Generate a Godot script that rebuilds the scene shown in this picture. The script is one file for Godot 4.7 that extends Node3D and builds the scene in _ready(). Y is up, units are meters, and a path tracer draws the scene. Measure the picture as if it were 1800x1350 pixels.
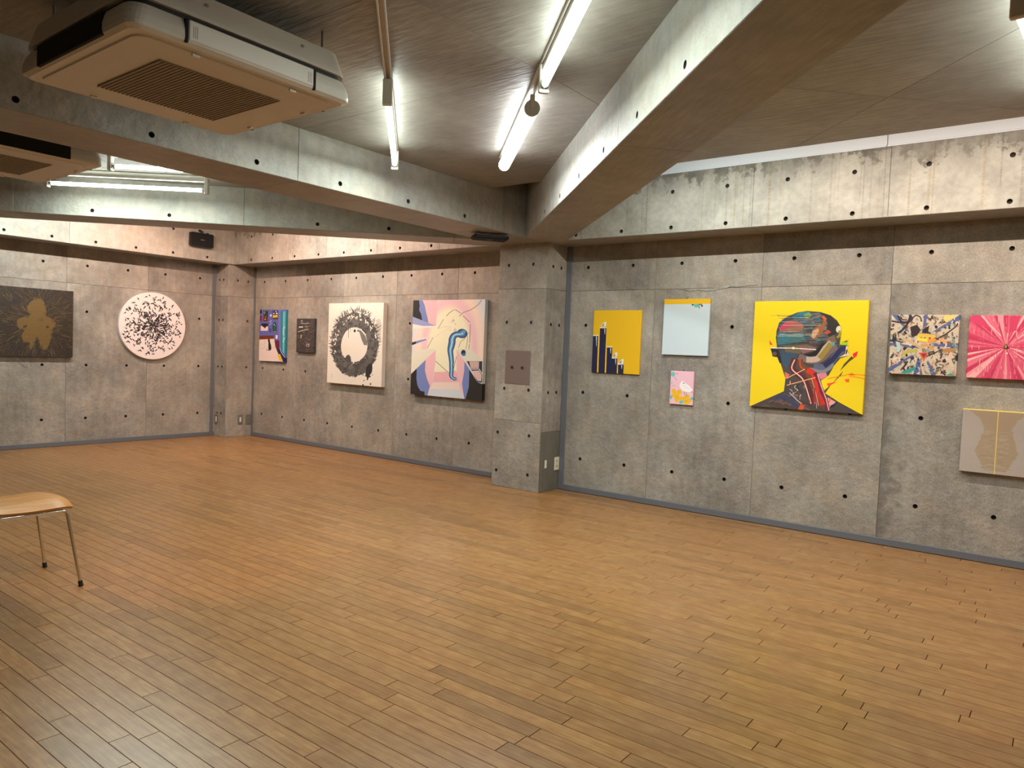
extends Node3D
# A concrete gallery room. World: the long picture wall is the plane z = 0 (x along it), the far wall is x = 0, y up, metres.

const SOFFIT := 2.225      # underside of every beam
const CEIL := 2.54         # underside of the ceiling boards
const SLOT := 1.12         # the ceiling stops this far from the two picture walls
const BEAM_OUT := 0.33     # how far the edge beams stand out from the walls
const S2 := 0.70710678

var rng := RandomNumberGenerator.new()
var M := {}
var taken := {}

# ---------------------------------------------------------------- mesh helper
class Mesher:
	var v := PackedVector3Array()
	var n := PackedVector3Array()
	var t := PackedVector2Array()
	var c := PackedColorArray()
	var xf := Transform3D.IDENTITY
	var col := Color.WHITE
	var uvo := Vector2.ZERO
	var uvs := 1.0

	func vert(p: Vector3, nn: Vector3, uv: Vector2) -> void:
		v.append(xf * p)
		n.append((xf.basis * nn).normalized())
		t.append(uv)
		c.append(col)

	# counter-clockwise seen from outside; stored clockwise as Godot wants
	func tri(a: Vector3, b: Vector3, d: Vector3, ua := Vector2.ZERO, ub := Vector2.ZERO, ud := Vector2.ZERO) -> void:
		var nn := (b - a).cross(d - a)
		if nn.length_squared() < 1e-20:
			return
		nn = nn.normalized()
		vert(a, nn, ua)
		vert(d, nn, ud)
		vert(b, nn, ub)

	func trin(a: Vector3, b: Vector3, d: Vector3, na: Vector3, nb: Vector3, nd: Vector3, ua := Vector2.ZERO, ub := Vector2.ZERO, ud := Vector2.ZERO) -> void:
		vert(a, na, ua)
		vert(d, nd, ud)
		vert(b, nb, ub)

	func quad(a: Vector3, b: Vector3, d: Vector3, e: Vector3, ua := Vector2.ZERO, ub := Vector2.ZERO, ud := Vector2.ZERO, ue := Vector2.ZERO) -> void:
		tri(a, b, d, ua, ub, ud)
		tri(a, d, e, ua, ud, ue)

	# planar uv from the face's own axes, in metres
	func quadp(a: Vector3, b: Vector3, d: Vector3, e: Vector3) -> void:
		var l := (b - a).length()
		var h := (e - a).length()
		quad(a, b, d, e, uvo, uvo + Vector2(l, 0) * uvs, uvo + Vector2(l, h) * uvs, uvo + Vector2(0, h) * uvs)

	func box(lo: Vector3, hi: Vector3, bev := 0.0) -> void:
		var k := bev
		if k <= 0.0:
			quadp(Vector3(lo.x, lo.y, hi.z), Vector3(hi.x, lo.y, hi.z), Vector3(hi.x, hi.y, hi.z), Vector3(lo.x, hi.y, hi.z))
			quadp(Vector3(hi.x, lo.y, lo.z), Vector3(lo.x, lo.y, lo.z), Vector3(lo.x, hi.y, lo.z), Vector3(hi.x, hi.y, lo.z))
			quadp(Vector3(hi.x, lo.y, hi.z), Vector3(hi.x, lo.y, lo.z), Vector3(hi.x, hi.y, lo.z), Vector3(hi.x, hi.y, hi.z))
			quadp(Vector3(lo.x, lo.y, lo.z), Vector3(lo.x, lo.y, hi.z), Vector3(lo.x, hi.y, hi.z), Vector3(lo.x, hi.y, lo.z))
			quadp(Vector3(lo.x, hi.y, hi.z), Vector3(hi.x, hi.y, hi.z), Vector3(hi.x, hi.y, lo.z), Vector3(lo.x, hi.y, lo.z))
			quadp(Vector3(lo.x, lo.y, lo.z), Vector3(hi.x, lo.y, lo.z), Vector3(hi.x, lo.y, hi.z), Vector3(lo.x, lo.y, hi.z))
			return
		var ctr := (lo + hi) * 0.5
		var h := (hi - lo) * 0.5
		# three face pairs, twelve edge strips, eight corners
		for ax in 3:
			for s in [-1.0, 1.0]:
				var e0 := Vector3.ZERO
				e0[ax] = s
				var e1 := Vector3.ZERO
				e1[(ax + 1) % 3] = 1.0
				var e2 := Vector3.ZERO
				e2[(ax + 2) % 3] = 1.0
				if s < 0.0:
					e1 = -e1
				var a1 := h[(ax + 1) % 3] - k
				var a2 := h[(ax + 2) % 3] - k
				var o := ctr + e0 * h[ax]
				quadp(o - e1 * a1 - e2 * a2, o + e1 * a1 - e2 * a2, o + e1 * a1 + e2 * a2, o - e1 * a1 + e2 * a2)
		for ax in 3:
			for s1 in [-1.0, 1.0]:
				for s2 in [-1.0, 1.0]:
					var b1 := (ax + 1) % 3
					var b2 := (ax + 2) % 3
					var d := Vector3.ZERO
					d[ax] = h[ax] - k
					var p := Vector3.ZERO
					p[b1] = s1 * h[b1]
					p[b2] = s2 * (h[b2] - k)
					var q := Vector3.ZERO
					q[b1] = s1 * (h[b1] - k)
					q[b2] = s2 * h[b2]
					if s1 * s2 > 0:
						quadp(ctr + p - d, ctr + q - d, ctr + q + d, ctr + p + d) if false else quadp(ctr + p + d, ctr + p - d, ctr + q - d, ctr + q + d) if false else _edge(ctr, p, q, d)
					else:
						_edge(ctr, p, q, d)
		for sx in [-1.0, 1.0]:
			for sy in [-1.0, 1.0]:
				for sz in [-1.0, 1.0]:
					var a := ctr + Vector3(sx * h.x, sy * (h.y - k), sz * (h.z - k))
					var b := ctr + Vector3(sx * (h.x - k), sy * h.y, sz * (h.z - k))
					var d2 := ctr + Vector3(sx * (h.x - k), sy * (h.y - k), sz * h.z)
					if sx * sy * sz > 0:
						tri(a, b, d2)
					else:
						tri(a, d2, b)

	func _edge(ctr: Vector3, p: Vector3, q: Vector3, d: Vector3) -> void:
		var a := ctr + p - d
		var b := ctr + q - d
		var e := ctr + q + d
		var f := ctr + p + d
		var nn := (b - a).cross(e - a)
		if nn.dot(p + q) > 0.0:
			quadp(a, b, e, f)
		else:
			quadp(b, a, f, e)

	func cyl(a: Vector3, b: Vector3, r0: float, r1: float, seg := 16, cap0 := true, cap1 := true) -> void:
		var d := (b - a).normalized()
		var x := d.cross(Vector3.UP if absf(d.y) < 0.9 else Vector3.RIGHT).normalized()
		var y := d.cross(x)
		for i in seg:
			var t0 := TAU * i / seg
			var t1 := TAU * (i + 1) / seg
			var n0 := x * cos(t0) + y * sin(t0)
			var n1 := x * cos(t1) + y * sin(t1)
			var u0 := Vector2(float(i) / seg, 0)
			var u1 := Vector2(float(i + 1) / seg, 0)
			trin(a + n0 * r0, a + n1 * r0, b + n1 * r1, n0, n1, n1, u0, u1, u1 + Vector2(0, 1))
			trin(a + n0 * r0, b + n1 * r1, b + n0 * r1, n0, n1, n0, u0, u1 + Vector2(0, 1), u0 + Vector2(0, 1))
			if cap0:
				tri(a, a + n1 * r0, a + n0 * r0)
			if cap1:
				tri(b, b + n0 * r1, b + n1 * r1)

	func tube(path: Array, r: float, seg := 10) -> void:
		var fr: Array = []
		var x := Vector3.ZERO
		for i in path.size():
			var d: Vector3 = (path[mini(i + 1, path.size() - 1)] - path[maxi(i - 1, 0)]).normalized()
			if i == 0:
				x = d.cross(Vector3.UP if absf(d.y) < 0.9 else Vector3.RIGHT).normalized()
			else:
				x = (x - d * x.dot(d)).normalized()
			fr.append([path[i], x, d.cross(x)])
		for i in path.size() - 1:
			for k in seg:
				var t0 := TAU * k / seg
				var t1 := TAU * (k + 1) / seg
				var a: Vector3 = fr[i][1] * cos(t0) + fr[i][2] * sin(t0)
				var b: Vector3 = fr[i][1] * cos(t1) + fr[i][2] * sin(t1)
				var e: Vector3 = fr[i + 1][1] * cos(t1) + fr[i + 1][2] * sin(t1)
				var f: Vector3 = fr[i + 1][1] * cos(t0) + fr[i + 1][2] * sin(t0)
				var p: Vector3 = fr[i][0]
				var q: Vector3 = fr[i + 1][0]
				trin(p + a * r, p + b * r, q + e * r, a, b, e)
				trin(p + a * r, q + e * r, q + f * r, a, e, f)
				if i == 0:
					tri(p, p + b * r, p + a * r)
				if i == path.size() - 2:
					tri(q, q + f * r, q + e * r)

	# rings of points (equal counts), first to last; caps optional
	func loft(rings: Array, cap0 := true, cap1 := true) -> void:
		for i in rings.size() - 1:
			var a: PackedVector3Array = rings[i]
			var b: PackedVector3Array = rings[i + 1]
			for k in a.size():
				var m := (k + 1) % a.size()
				quad(a[k], a[m], b[m], b[k])
		if cap0:
			var r0: PackedVector3Array = rings[0]
			for k in range(1, r0.size() - 1):
				tri(r0[0], r0[k + 1], r0[k])
		if cap1:
			var r1: PackedVector3Array = rings[-1]
			for k in range(1, r1.size() - 1):
				tri(r1[0], r1[k], r1[k + 1])

	# flat polygon (xy, counter-clockwise) pushed from z0 to z1
	func prism(poly: PackedVector2Array, z0: float, z1: float) -> void:
		var idx := Geometry2D.triangulate_polygon(poly)
		var ccw := not Geometry2D.is_polygon_clockwise(poly)
		for i in range(0, idx.size(), 3):
			var a := poly[idx[i]]
			var b := poly[idx[i + 1]]
			var d := poly[idx[i + 2]]
			if (b - a).cross(d - a) < 0:
				var s := b
				b = d
				d = s
			tri(Vector3(a.x, a.y, z1), Vector3(b.x, b.y, z1), Vector3(d.x, d.y, z1), uvo + a * uvs, uvo + b * uvs, uvo + d * uvs)
			tri(Vector3(a.x, a.y, z0), Vector3(d.x, d.y, z0), Vector3(b.x, b.y, z0), uvo + a * uvs, uvo + d * uvs, uvo + b * uvs)
		for i in poly.size():
			var a := poly[i]
			var b := poly[(i + 1) % poly.size()]
			if not ccw:
				var s := a
				a = b
				b = s
			quadp(Vector3(a.x, a.y, z0), Vector3(b.x, b.y, z0), Vector3(b.x, b.y, z1), Vector3(a.x, a.y, z1))

	func mesh() -> ArrayMesh:
		var arr := []
		arr.resize(Mesh.ARRAY_MAX)
		arr[Mesh.ARRAY_VERTEX] = v
		arr[Mesh.ARRAY_NORMAL] = n
		arr[Mesh.ARRAY_TEX_UV] = t
		arr[Mesh.ARRAY_COLOR] = c
		var m := ArrayMesh.new()
		m.add_surface_from_arrays(Mesh.PRIMITIVE_TRIANGLES, arr)
		return m

# ---------------------------------------------------------------- picture painter: draws in the coordinates of a quad (the canvas corners), into an image
class Painter:
	var img: Image
	var w: int
	var h: int
	var o: Vector2
	var ex: Vector2
	var ey: Vector2
	var g := 0.0
	var k := 0.0
	var scale := 1.0

	func _init(ww: int, hh: int, q: Array, bg: Color) -> void:
		w = ww
		h = hh
		img = Image.create_empty(w, h, false, Image.FORMAT_RGB8)
		img.fill(bg)
		# projective map from the unit square to q (top-left, top-right, bottom-right, bottom-left)
		var a: Vector2 = q[0]
		var b: Vector2 = q[1]
		var d: Vector2 = q[2]
		var e: Vector2 = q[3]
		var s := a - b + d - e
		var d1 := b - d
		var d2 := e - d
		var den := d1.x * d2.y - d2.x * d1.y
		g = (s.x * d2.y - d2.x * s.y) / den
		k = (d1.x * s.y - s.x * d1.y) / den
		o = a
		ex = b - a + b * g
		ey = e - a + e * k
		scale = w / (b - a).length()

	func uv(p: Vector2) -> Vector2:
		# solve o + ex u + ey v = p (1 + g u + k v)
		var a := ex - p * g
		var b := ey - p * k
		var r := p - o
		var den := a.x * b.y - b.x * a.y
		return Vector2((r.x * b.y - b.x * r.y) / den * w, (a.x * r.y - r.x * a.y) / den * h)

	func raw(pts: PackedVector2Array, c: Color) -> void:
		var y0 := 1e9
		var y1 := -1e9
		for p in pts:
			y0 = minf(y0, p.y)
			y1 = maxf(y1, p.y)
		for y in range(maxi(0, int(floor(y0))), mini(h - 1, int(ceil(y1))) + 1):
			var xs := PackedFloat32Array()
			var yy := y + 0.5
			for i in pts.size():
				var a := pts[i]
				var b := pts[(i + 1) % pts.size()]
				if (a.y <= yy) != (b.y <= yy):
					xs.append(a.x + (yy - a.y) / (b.y - a.y) * (b.x - a.x))
			xs.sort()
			for i in range(0, xs.size() - 1, 2):
				var xa := clampi(int(round(xs[i])), 0, w)
				var xb := clampi(int(round(xs[i + 1])), 0, w)
				if xb > xa:
					img.fill_rect(Rect2i(xa, y, xb - xa, 1), c)

	func poly(f: Array, c: Color) -> void:
		var pts := PackedVector2Array()
		for i in range(0, f.size(), 2):
			pts.append(uv(Vector2(f[i], f[i + 1])))
		raw(pts, c)

	func ell(x: float, y: float, rx: float, ry: float, c: Color, turn := 0.0, from := 0.0, to := TAU) -> void:
		var pts := PackedVector2Array()
		var m := 20
		for i in m:
			var t := from + (to - from) * i / (m - (0 if to - from > 6.2 else 1))
			pts.append(uv(Vector2(x, y) + Vector2(cos(t) * rx, sin(t) * ry).rotated(turn)))
		raw(pts, c)

	func line(f: Array, wd: float, c: Color, wd1 := -1.0) -> void:
		if wd1 < 0.0:
			wd1 = wd
		var m := f.size() / 2
		for i in m - 1:
			var a := Vector2(f[2 * i], f[2 * i + 1])
			var b := Vector2(f[2 * i + 2], f[2 * i + 3])
			var s := (b - a).normalized().orthogonal() * 0.5
			var wa := lerpf(wd, wd1, float(i) / maxf(1, m - 1))
			var wb := lerpf(wd, wd1, float(i + 1) / maxf(1, m - 1))
			raw(PackedVector2Array([uv(a + s * wa), uv(b + s * wb), uv(b - s * wb), uv(a - s * wa)]), c)
			if i > 0 and wa > 3.0:
				ell(a.x, a.y, wa * 0.5, wa * 0.5, c)

	func curve(f: Array, wd: float, c: Color, wd1 := -1.0) -> void:
		var cv := Curve2D.new()
		var m := f.size() / 2
		for i in m:
			var p := Vector2(f[2 * i], f[2 * i + 1])
			var a := Vector2(f[2 * maxi(i - 1, 0)], f[2 * maxi(i - 1, 0) + 1])
			var b := Vector2(f[2 * mini(i + 1, m - 1)], f[2 * mini(i + 1, m - 1) + 1])
			cv.add_point(p, -(b - a) / 6.0, (b - a) / 6.0)
		var out := []
		for p in cv.tessellate(3, 6):
			out.append(p.x)
			out.append(p.y)
		line(out, wd, c, wd1)

static func rgb(r: float, g: float, b: float) -> Color:
	return Color(r / 255.0, g / 255.0, b / 255.0)

# ---------------------------------------------------------------- nodes
func numbered(called: String) -> String:
	if not taken.has(called):
		taken[called] = 0
		return called
	taken[called] += 1
	return "%s_%03d" % [called, taken[called]]

func put(m: Mesher, called: String, mat: Material, parent: Node) -> MeshInstance3D:
	var o := MeshInstance3D.new()
	o.mesh = m.mesh()
	o.material_override = mat
	o.name = numbered(called)
	o.cast_shadow = GeometryInstance3D.SHADOW_CASTING_SETTING_ON
	parent.add_child(o, true)
	return o

func thing(called: String, label: String, category: String, at := Vector3.ZERO, turn := 0.0, group := "") -> Node3D:
	var o := Node3D.new()
	o.name = numbered(called)
	add_child(o, true)
	o.position = at
	o.rotation.y = turn
	o.set_meta("label", label)
	o.set_meta("category", category)
	if group:
		o.set_meta("group", group)
	return o

func setting(called: String, label: String, category: String) -> Node3D:
	var o := thing(called, label, category)
	o.set_meta("kind", "structure")
	return o

func mat(c: Color, rough := 0.6, metal := 0.0, spec := 0.5) -> StandardMaterial3D:
	var m := StandardMaterial3D.new()
	m.albedo_color = c
	m.roughness = rough
	m.metallic = metal
	m.metallic_specular = spec
	return m

func noise_img(seed_: int, freq: float, w: int, h: int, oct := 4, kind := FastNoiseLite.TYPE_SIMPLEX_SMOOTH, warp := 0.0) -> PackedByteArray:
	var f := FastNoiseLite.new()
	f.seed = seed_
	f.noise_type = kind
	f.frequency = freq
	f.fractal_octaves = oct
	if warp > 0.0:
		f.domain_warp_enabled = true
		f.domain_warp_amplitude = warp
		f.domain_warp_frequency = freq * 0.7
	var im := f.get_image(w, h, false, false, true)
	im.convert(Image.FORMAT_L8)
	return im.get_data()

func stretched(seed_: int, freq: float, w: int, h: int, sx: int, sy: int, oct := 4) -> PackedByteArray:
	var f := FastNoiseLite.new()
	f.seed = seed_
	f.noise_type = FastNoiseLite.TYPE_SIMPLEX_SMOOTH
	f.frequency = freq
	f.fractal_octaves = oct
	var im := f.get_image(w / sx, h / sy, false, false, true)
	im.convert(Image.FORMAT_L8)
	im.resize(w, h, Image.INTERPOLATE_CUBIC)
	return im.get_data()

const TEX := 3.2     # metres across one concrete texture

# mottled cast concrete: cloudy patches, blotches, vertical run marks, fine sand and pin holes
func concrete_tex(seed_: int, tint: Vector3, patch: float, blotch: float, runs: float, sand: float, seep := 0.0) -> ImageTexture:
	var w := 1024
	var a := noise_img(seed_, 0.0045, w, w, 4, FastNoiseLite.TYPE_SIMPLEX_SMOOTH, 40.0)
	var b := noise_img(seed_ + 1, 0.03, w, w, 4, FastNoiseLite.TYPE_SIMPLEX_SMOOTH, 12.0)
	var d := noise_img(seed_ + 2, 0.22, w, w, 3)
	var e := stretched(seed_ + 3, 0.05, w, w, 1, 8, 4)
	var f := noise_img(seed_ + 4, 0.012, w, w, 3)
	var out := PackedByteArray()
	out.resize(w * w * 3)
	var j := 0
	for i in w * w:
		var k := 1.0 + patch * (a[i] - 128) / 128.0 + blotch * (b[i] - 128) / 128.0 + runs * (e[i] - 128) / 128.0 + sand * (d[i] - 128) / 128.0
		if d[i] > 236:
			k *= 0.78
		if seep > 0.0:
			# grey seepage mark that follows the joint on one side of the panel
			var x := i % w
			k *= 1.0 - seep * clampf((34.0 + (b[i] - 128) * 0.3 + (a[i] - 128) * 0.2 + (d[i] - 128) * 0.2 - x) / 44.0, 0.0, 1.0)
		var hue := (f[i] - 128) / 128.0 * 0.024
		out[j] = clampi(int(tint.x * k * (1.0 + hue)), 0, 255)
		out[j + 1] = clampi(int(tint.y * k), 0, 255)
		out[j + 2] = clampi(int(tint.z * k * (1.0 - hue)), 0, 255)
		j += 3
	return ImageTexture.create_from_image(Image.create_from_data(w, w, false, Image.FORMAT_RGB8, out))

func normal_tex(data: PackedByteArray, w: int, h: int, strength: float) -> ImageTexture:
	var im := Image.create_from_data(w, h, false, Image.FORMAT_L8, data)
	im.convert(Image.FORMAT_RGB8)
	im.bump_map_to_normal_map(strength)
	return ImageTexture.create_from_image(im)

func tex_mat(tex: Texture2D, rough: float, normal: Texture2D = null, nscale := 1.0, spec := 0.5) -> StandardMaterial3D:
	var m := mat(Color.WHITE, rough, 0.0, spec)
	m.albedo_texture = tex
	m.vertex_color_use_as_albedo = true
	if normal:
		m.normal_enabled = true
		m.normal_texture = normal
		m.normal_scale = nscale
	return m

func make_materials() -> void:
	var cn := normal_tex(noise_img(77, 0.06, 1024, 1024, 5), 1024, 1024, 2.0)
	M.wall0 = tex_mat(concrete_tex(11, Vector3(158, 150, 139), 0.12, 0.06, 0.035, 0.12), 0.72, cn, 0.5)
	M.wall1 = tex_mat(concrete_tex(31, Vector3(150, 143, 134), 0.14, 0.075, 0.05, 0.13), 0.75, cn, 0.5)
	M.seep = tex_mat(concrete_tex(61, Vector3(152, 145, 136), 0.13, 0.07, 0.05, 0.13, 0.3), 0.75, cn, 0.5)
	M.beam = tex_mat(concrete_tex(51, Vector3(168, 165, 155), 0.08, 0.06, 0.03, 0.05), 0.6, cn, 0.5)
	# ceiling and soffits: smooth board-cast concrete with long grain marks
	var grain := stretched(91, 0.09, 1024, 1024, 6, 1, 4)
	M.ceil = tex_mat(board_tex(grain), 0.45, normal_tex(grain, 1024, 1024, 3.0), 0.2)
	M.stained = tex_mat(stain_tex(), 0.65, cn, 0.4)
	M.hole = mat(rgb(58, 54, 50), 0.95)
	M.slate = mat(rgb(104, 107, 114), 0.45)
	M.white = mat(rgb(226, 225, 220), 0.4)
	M.ac = mat(rgb(206, 202, 194), 0.42)
	M.ac_grille = mat(rgb(150, 140, 128), 0.7)
	M.black = mat(rgb(14, 14, 16), 0.55)
	M.black_soft = mat(rgb(10, 10, 11), 0.85)
	M.steel = mat(rgb(190, 190, 188), 0.28, 1.0)
	M.chrome = mat(rgb(215, 212, 206), 0.13, 1.0)
	M.alu = mat(rgb(222, 226, 232), 0.38)
	M.beige = mat(rgb(206, 202, 190), 0.45)
	M.track = mat(rgb(196, 190, 178), 0.4)
	M.plate = mat(rgb(122, 103, 99), 0.5)
	M.cream = mat(rgb(226, 218, 192), 0.4)
	M.greyplate = mat(rgb(116, 110, 100), 0.5)
	M.mortar = tex_mat(concrete_tex(71, Vector3(112, 108, 97), 0.05, 0.04, 0.05, 0.05), 0.8)
	M.glass = glow(Color(0.95, 1.0, 0.96), 13.0)
	M.glass_led = glow(Color(0.97, 0.99, 1.0), 9.0)
	M.floor = tex_mat(wood_tex(), 0.3, null, 1.0, 0.6)
	M.subfloor = mat(rgb(52, 36, 22), 0.9)
	M.ply = mat(rgb(202, 150, 78), 0.42)
	M.ply.albedo_texture = ply_tex()
	M.ply_edge = mat(rgb(150, 100, 52), 0.5)
	M.rubber = mat(rgb(20, 18, 17), 0.7)
	M.bar = mat(rgb(170, 140, 104), 0.7)

func glow(c: Color, e: float) -> StandardMaterial3D:
	var m := mat(Color(0.95, 0.95, 0.95), 0.3)
	m.emission_enabled = true
	m.emission = c
	m.emission_energy_multiplier = e
	return m

func board_tex(grain: PackedByteArray) -> ImageTexture:
	var w := 1024
	var a := noise_img(93, 0.004, w, w, 4, FastNoiseLite.TYPE_SIMPLEX_SMOOTH, 30.0)
	var b := noise_img(94, 0.025, w, w, 4)
	var d := noise_img(95, 0.25, w, w, 2)
	var out := PackedByteArray()
	out.resize(w * w * 3)
	var j := 0
	for i in w * w:
		var k := 1.0 + 0.09 * (a[i] - 128) / 128.0 + 0.05 * (b[i] - 128) / 128.0 + 0.05 * (grain[i] - 128) / 128.0 + 0.03 * (d[i] - 128) / 128.0
		out[j] = clampi(int(146 * k), 0, 255)
		out[j + 1] = clampi(int(142 * k), 0, 255)
		out[j + 2] = clampi(int(134 * k), 0, 255)
		j += 3
	return ImageTexture.create_from_image(Image.create_from_data(w, w, false, Image.FORMAT_RGB8, out))

# the edge beam over the picture wall: 4 m by 0.5 m of pale concrete with a grimy top edge and water runs
func stain_tex() -> ImageTexture:
	var w := 2048
	var h := 256
	var a := noise_img(201, 0.006, w, h, 4)
	var b := noise_img(202, 0.035, w, h, 4)
	var d := noise_img(203, 0.25, w, h, 2)
	var edge := noise_img(204, 0.012, w, 8, 4)
	var r := RandomNumberGenerator.new()
	r.seed = 5
	var run := PackedFloat32Array()
	var tan := PackedFloat32Array()
	var len_ := PackedFloat32Array()
	run.resize(w)
	tan.resize(w)
	len_.resize(w)
	for x in w:
		len_[x] = 1.0
	for g in 46:
		var c := r.randi_range(0, w - 1)
		var wd := r.randi_range(1, 5)
		var amt := r.randf_range(0.07, 0.24)
		var ln := r.randf_range(0.5, 1.2)
		var tn := r.randf() < 0.5
		for q in range(-wd, wd + 1):
			var x := posmod(c + q, w)
			var f := 1.0 - absf(q) / (wd + 1.0)
			run[x] += (amt * f) * (0.4 if tn else 1.0)
			if tn:
				tan[x] += amt * f * 1.1
			len_[x] = ln
	var out := PackedByteArray()
	out.resize(w * h * 3)
	var j := 0
	var i := 0
	for y in h:
		var dy := float(y)      # 0 = top edge of the beam
		for x in w:
			var k := 1.0 + 0.10 * (a[i] - 128) / 128.0 + 0.06 * (b[i] - 128) / 128.0 + 0.04 * (d[i] - 128) / 128.0
			var lim := 20.0 + (edge[x] - 90) * 0.42 + (b[i] - 128) * 0.35
			var grime := clampf((lim + (d[i] - 128) * 0.25 - dy) / 26.0, 0.0, 1.0) * clampf(0.75 + (a[i] - 128) / 160.0, 0.2, 1.0)
			k *= 1.0 - 0.42 * grime
			var wet := 1.0 if dy < len_[x] * h else 0.0
			var wob := clampf(0.6 + (b[(i + 7 * y) % (w * h)] - 128) / 128.0, 0.0, 1.0)
			k *= 1.0 - run[x] * wet * wob
			var tn := tan[x] * wet * wob + grime * 0.05
			out[j] = clampi(int(160 * k * (1.0 - 0.05 * tn)), 0, 255)
			out[j + 1] = clampi(int(157 * k * (1.0 - 0.45 * tn)), 0, 255)
			out[j + 2] = clampi(int(148 * k * (1.0 - 1.3 * tn)), 0, 255)
			j += 3
			i += 1
	return ImageTexture.create_from_image(Image.create_from_data(w, h, false, Image.FORMAT_RGB8, out))

func wood_tex() -> ImageTexture:
	var w := 2048
	var h := 512
	var a := stretched(301, 0.06, w, h, 16, 1, 4)
	var b := stretched(302, 0.25, w, h, 24, 1, 3)
	var d := noise_img(303, 0.009, w, h, 3)
	var e := noise_img(304, 0.3, w, h, 2)
	var out := PackedByteArray()
	out.resize(w * h * 3)
	var j := 0
	for i in w * h:
		var k := 1.0 + 0.10 * (a[i] - 128) / 128.0 + 0.06 * (b[i] - 128) / 128.0 + 0.06 * (d[i] - 128) / 128.0 + 0.04 * (e[i] - 128) / 128.0
		if e[i] > 243:
			k *= 0.7
		out[j] = clampi(int(162 * k), 0, 255)
		out[j + 1] = clampi(int(117 * k * (0.5 + 0.5 * k)), 0, 255)
		out[j + 2] = clampi(int(69 * k * k), 0, 255)
		j += 3
	return ImageTexture.create_from_image(Image.create_from_data(w, h, false, Image.FORMAT_RGB8, out))

func ply_tex() -> ImageTexture:
	var w := 512
	var a := stretched(321, 0.03, w, w, 12, 1, 4)
	var out := PackedByteArray()
	out.resize(w * w * 3)
	for i in w * w:
		var k := 1.0 + 0.12 * (a[i] - 128) / 128.0
		out[3 * i] = clampi(int(238 * k), 0, 255)
		out[3 * i + 1] = clampi(int(232 * k), 0, 255)
		out[3 * i + 2] = clampi(int(220 * k * k), 0, 255)
	return ImageTexture.create_from_image(Image.create_from_data(w, w, false, Image.FORMAT_RGB8, out))

# ---------------------------------------------------------------- concrete
# a frame whose z is the outward normal, y is vv, x follows
func frame(o: Vector3, nn: Vector3, vv := Vector3.UP) -> Transform3D:
	return Transform3D(Basis(vv.cross(nn).normalized(), vv, nn), o)

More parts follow.
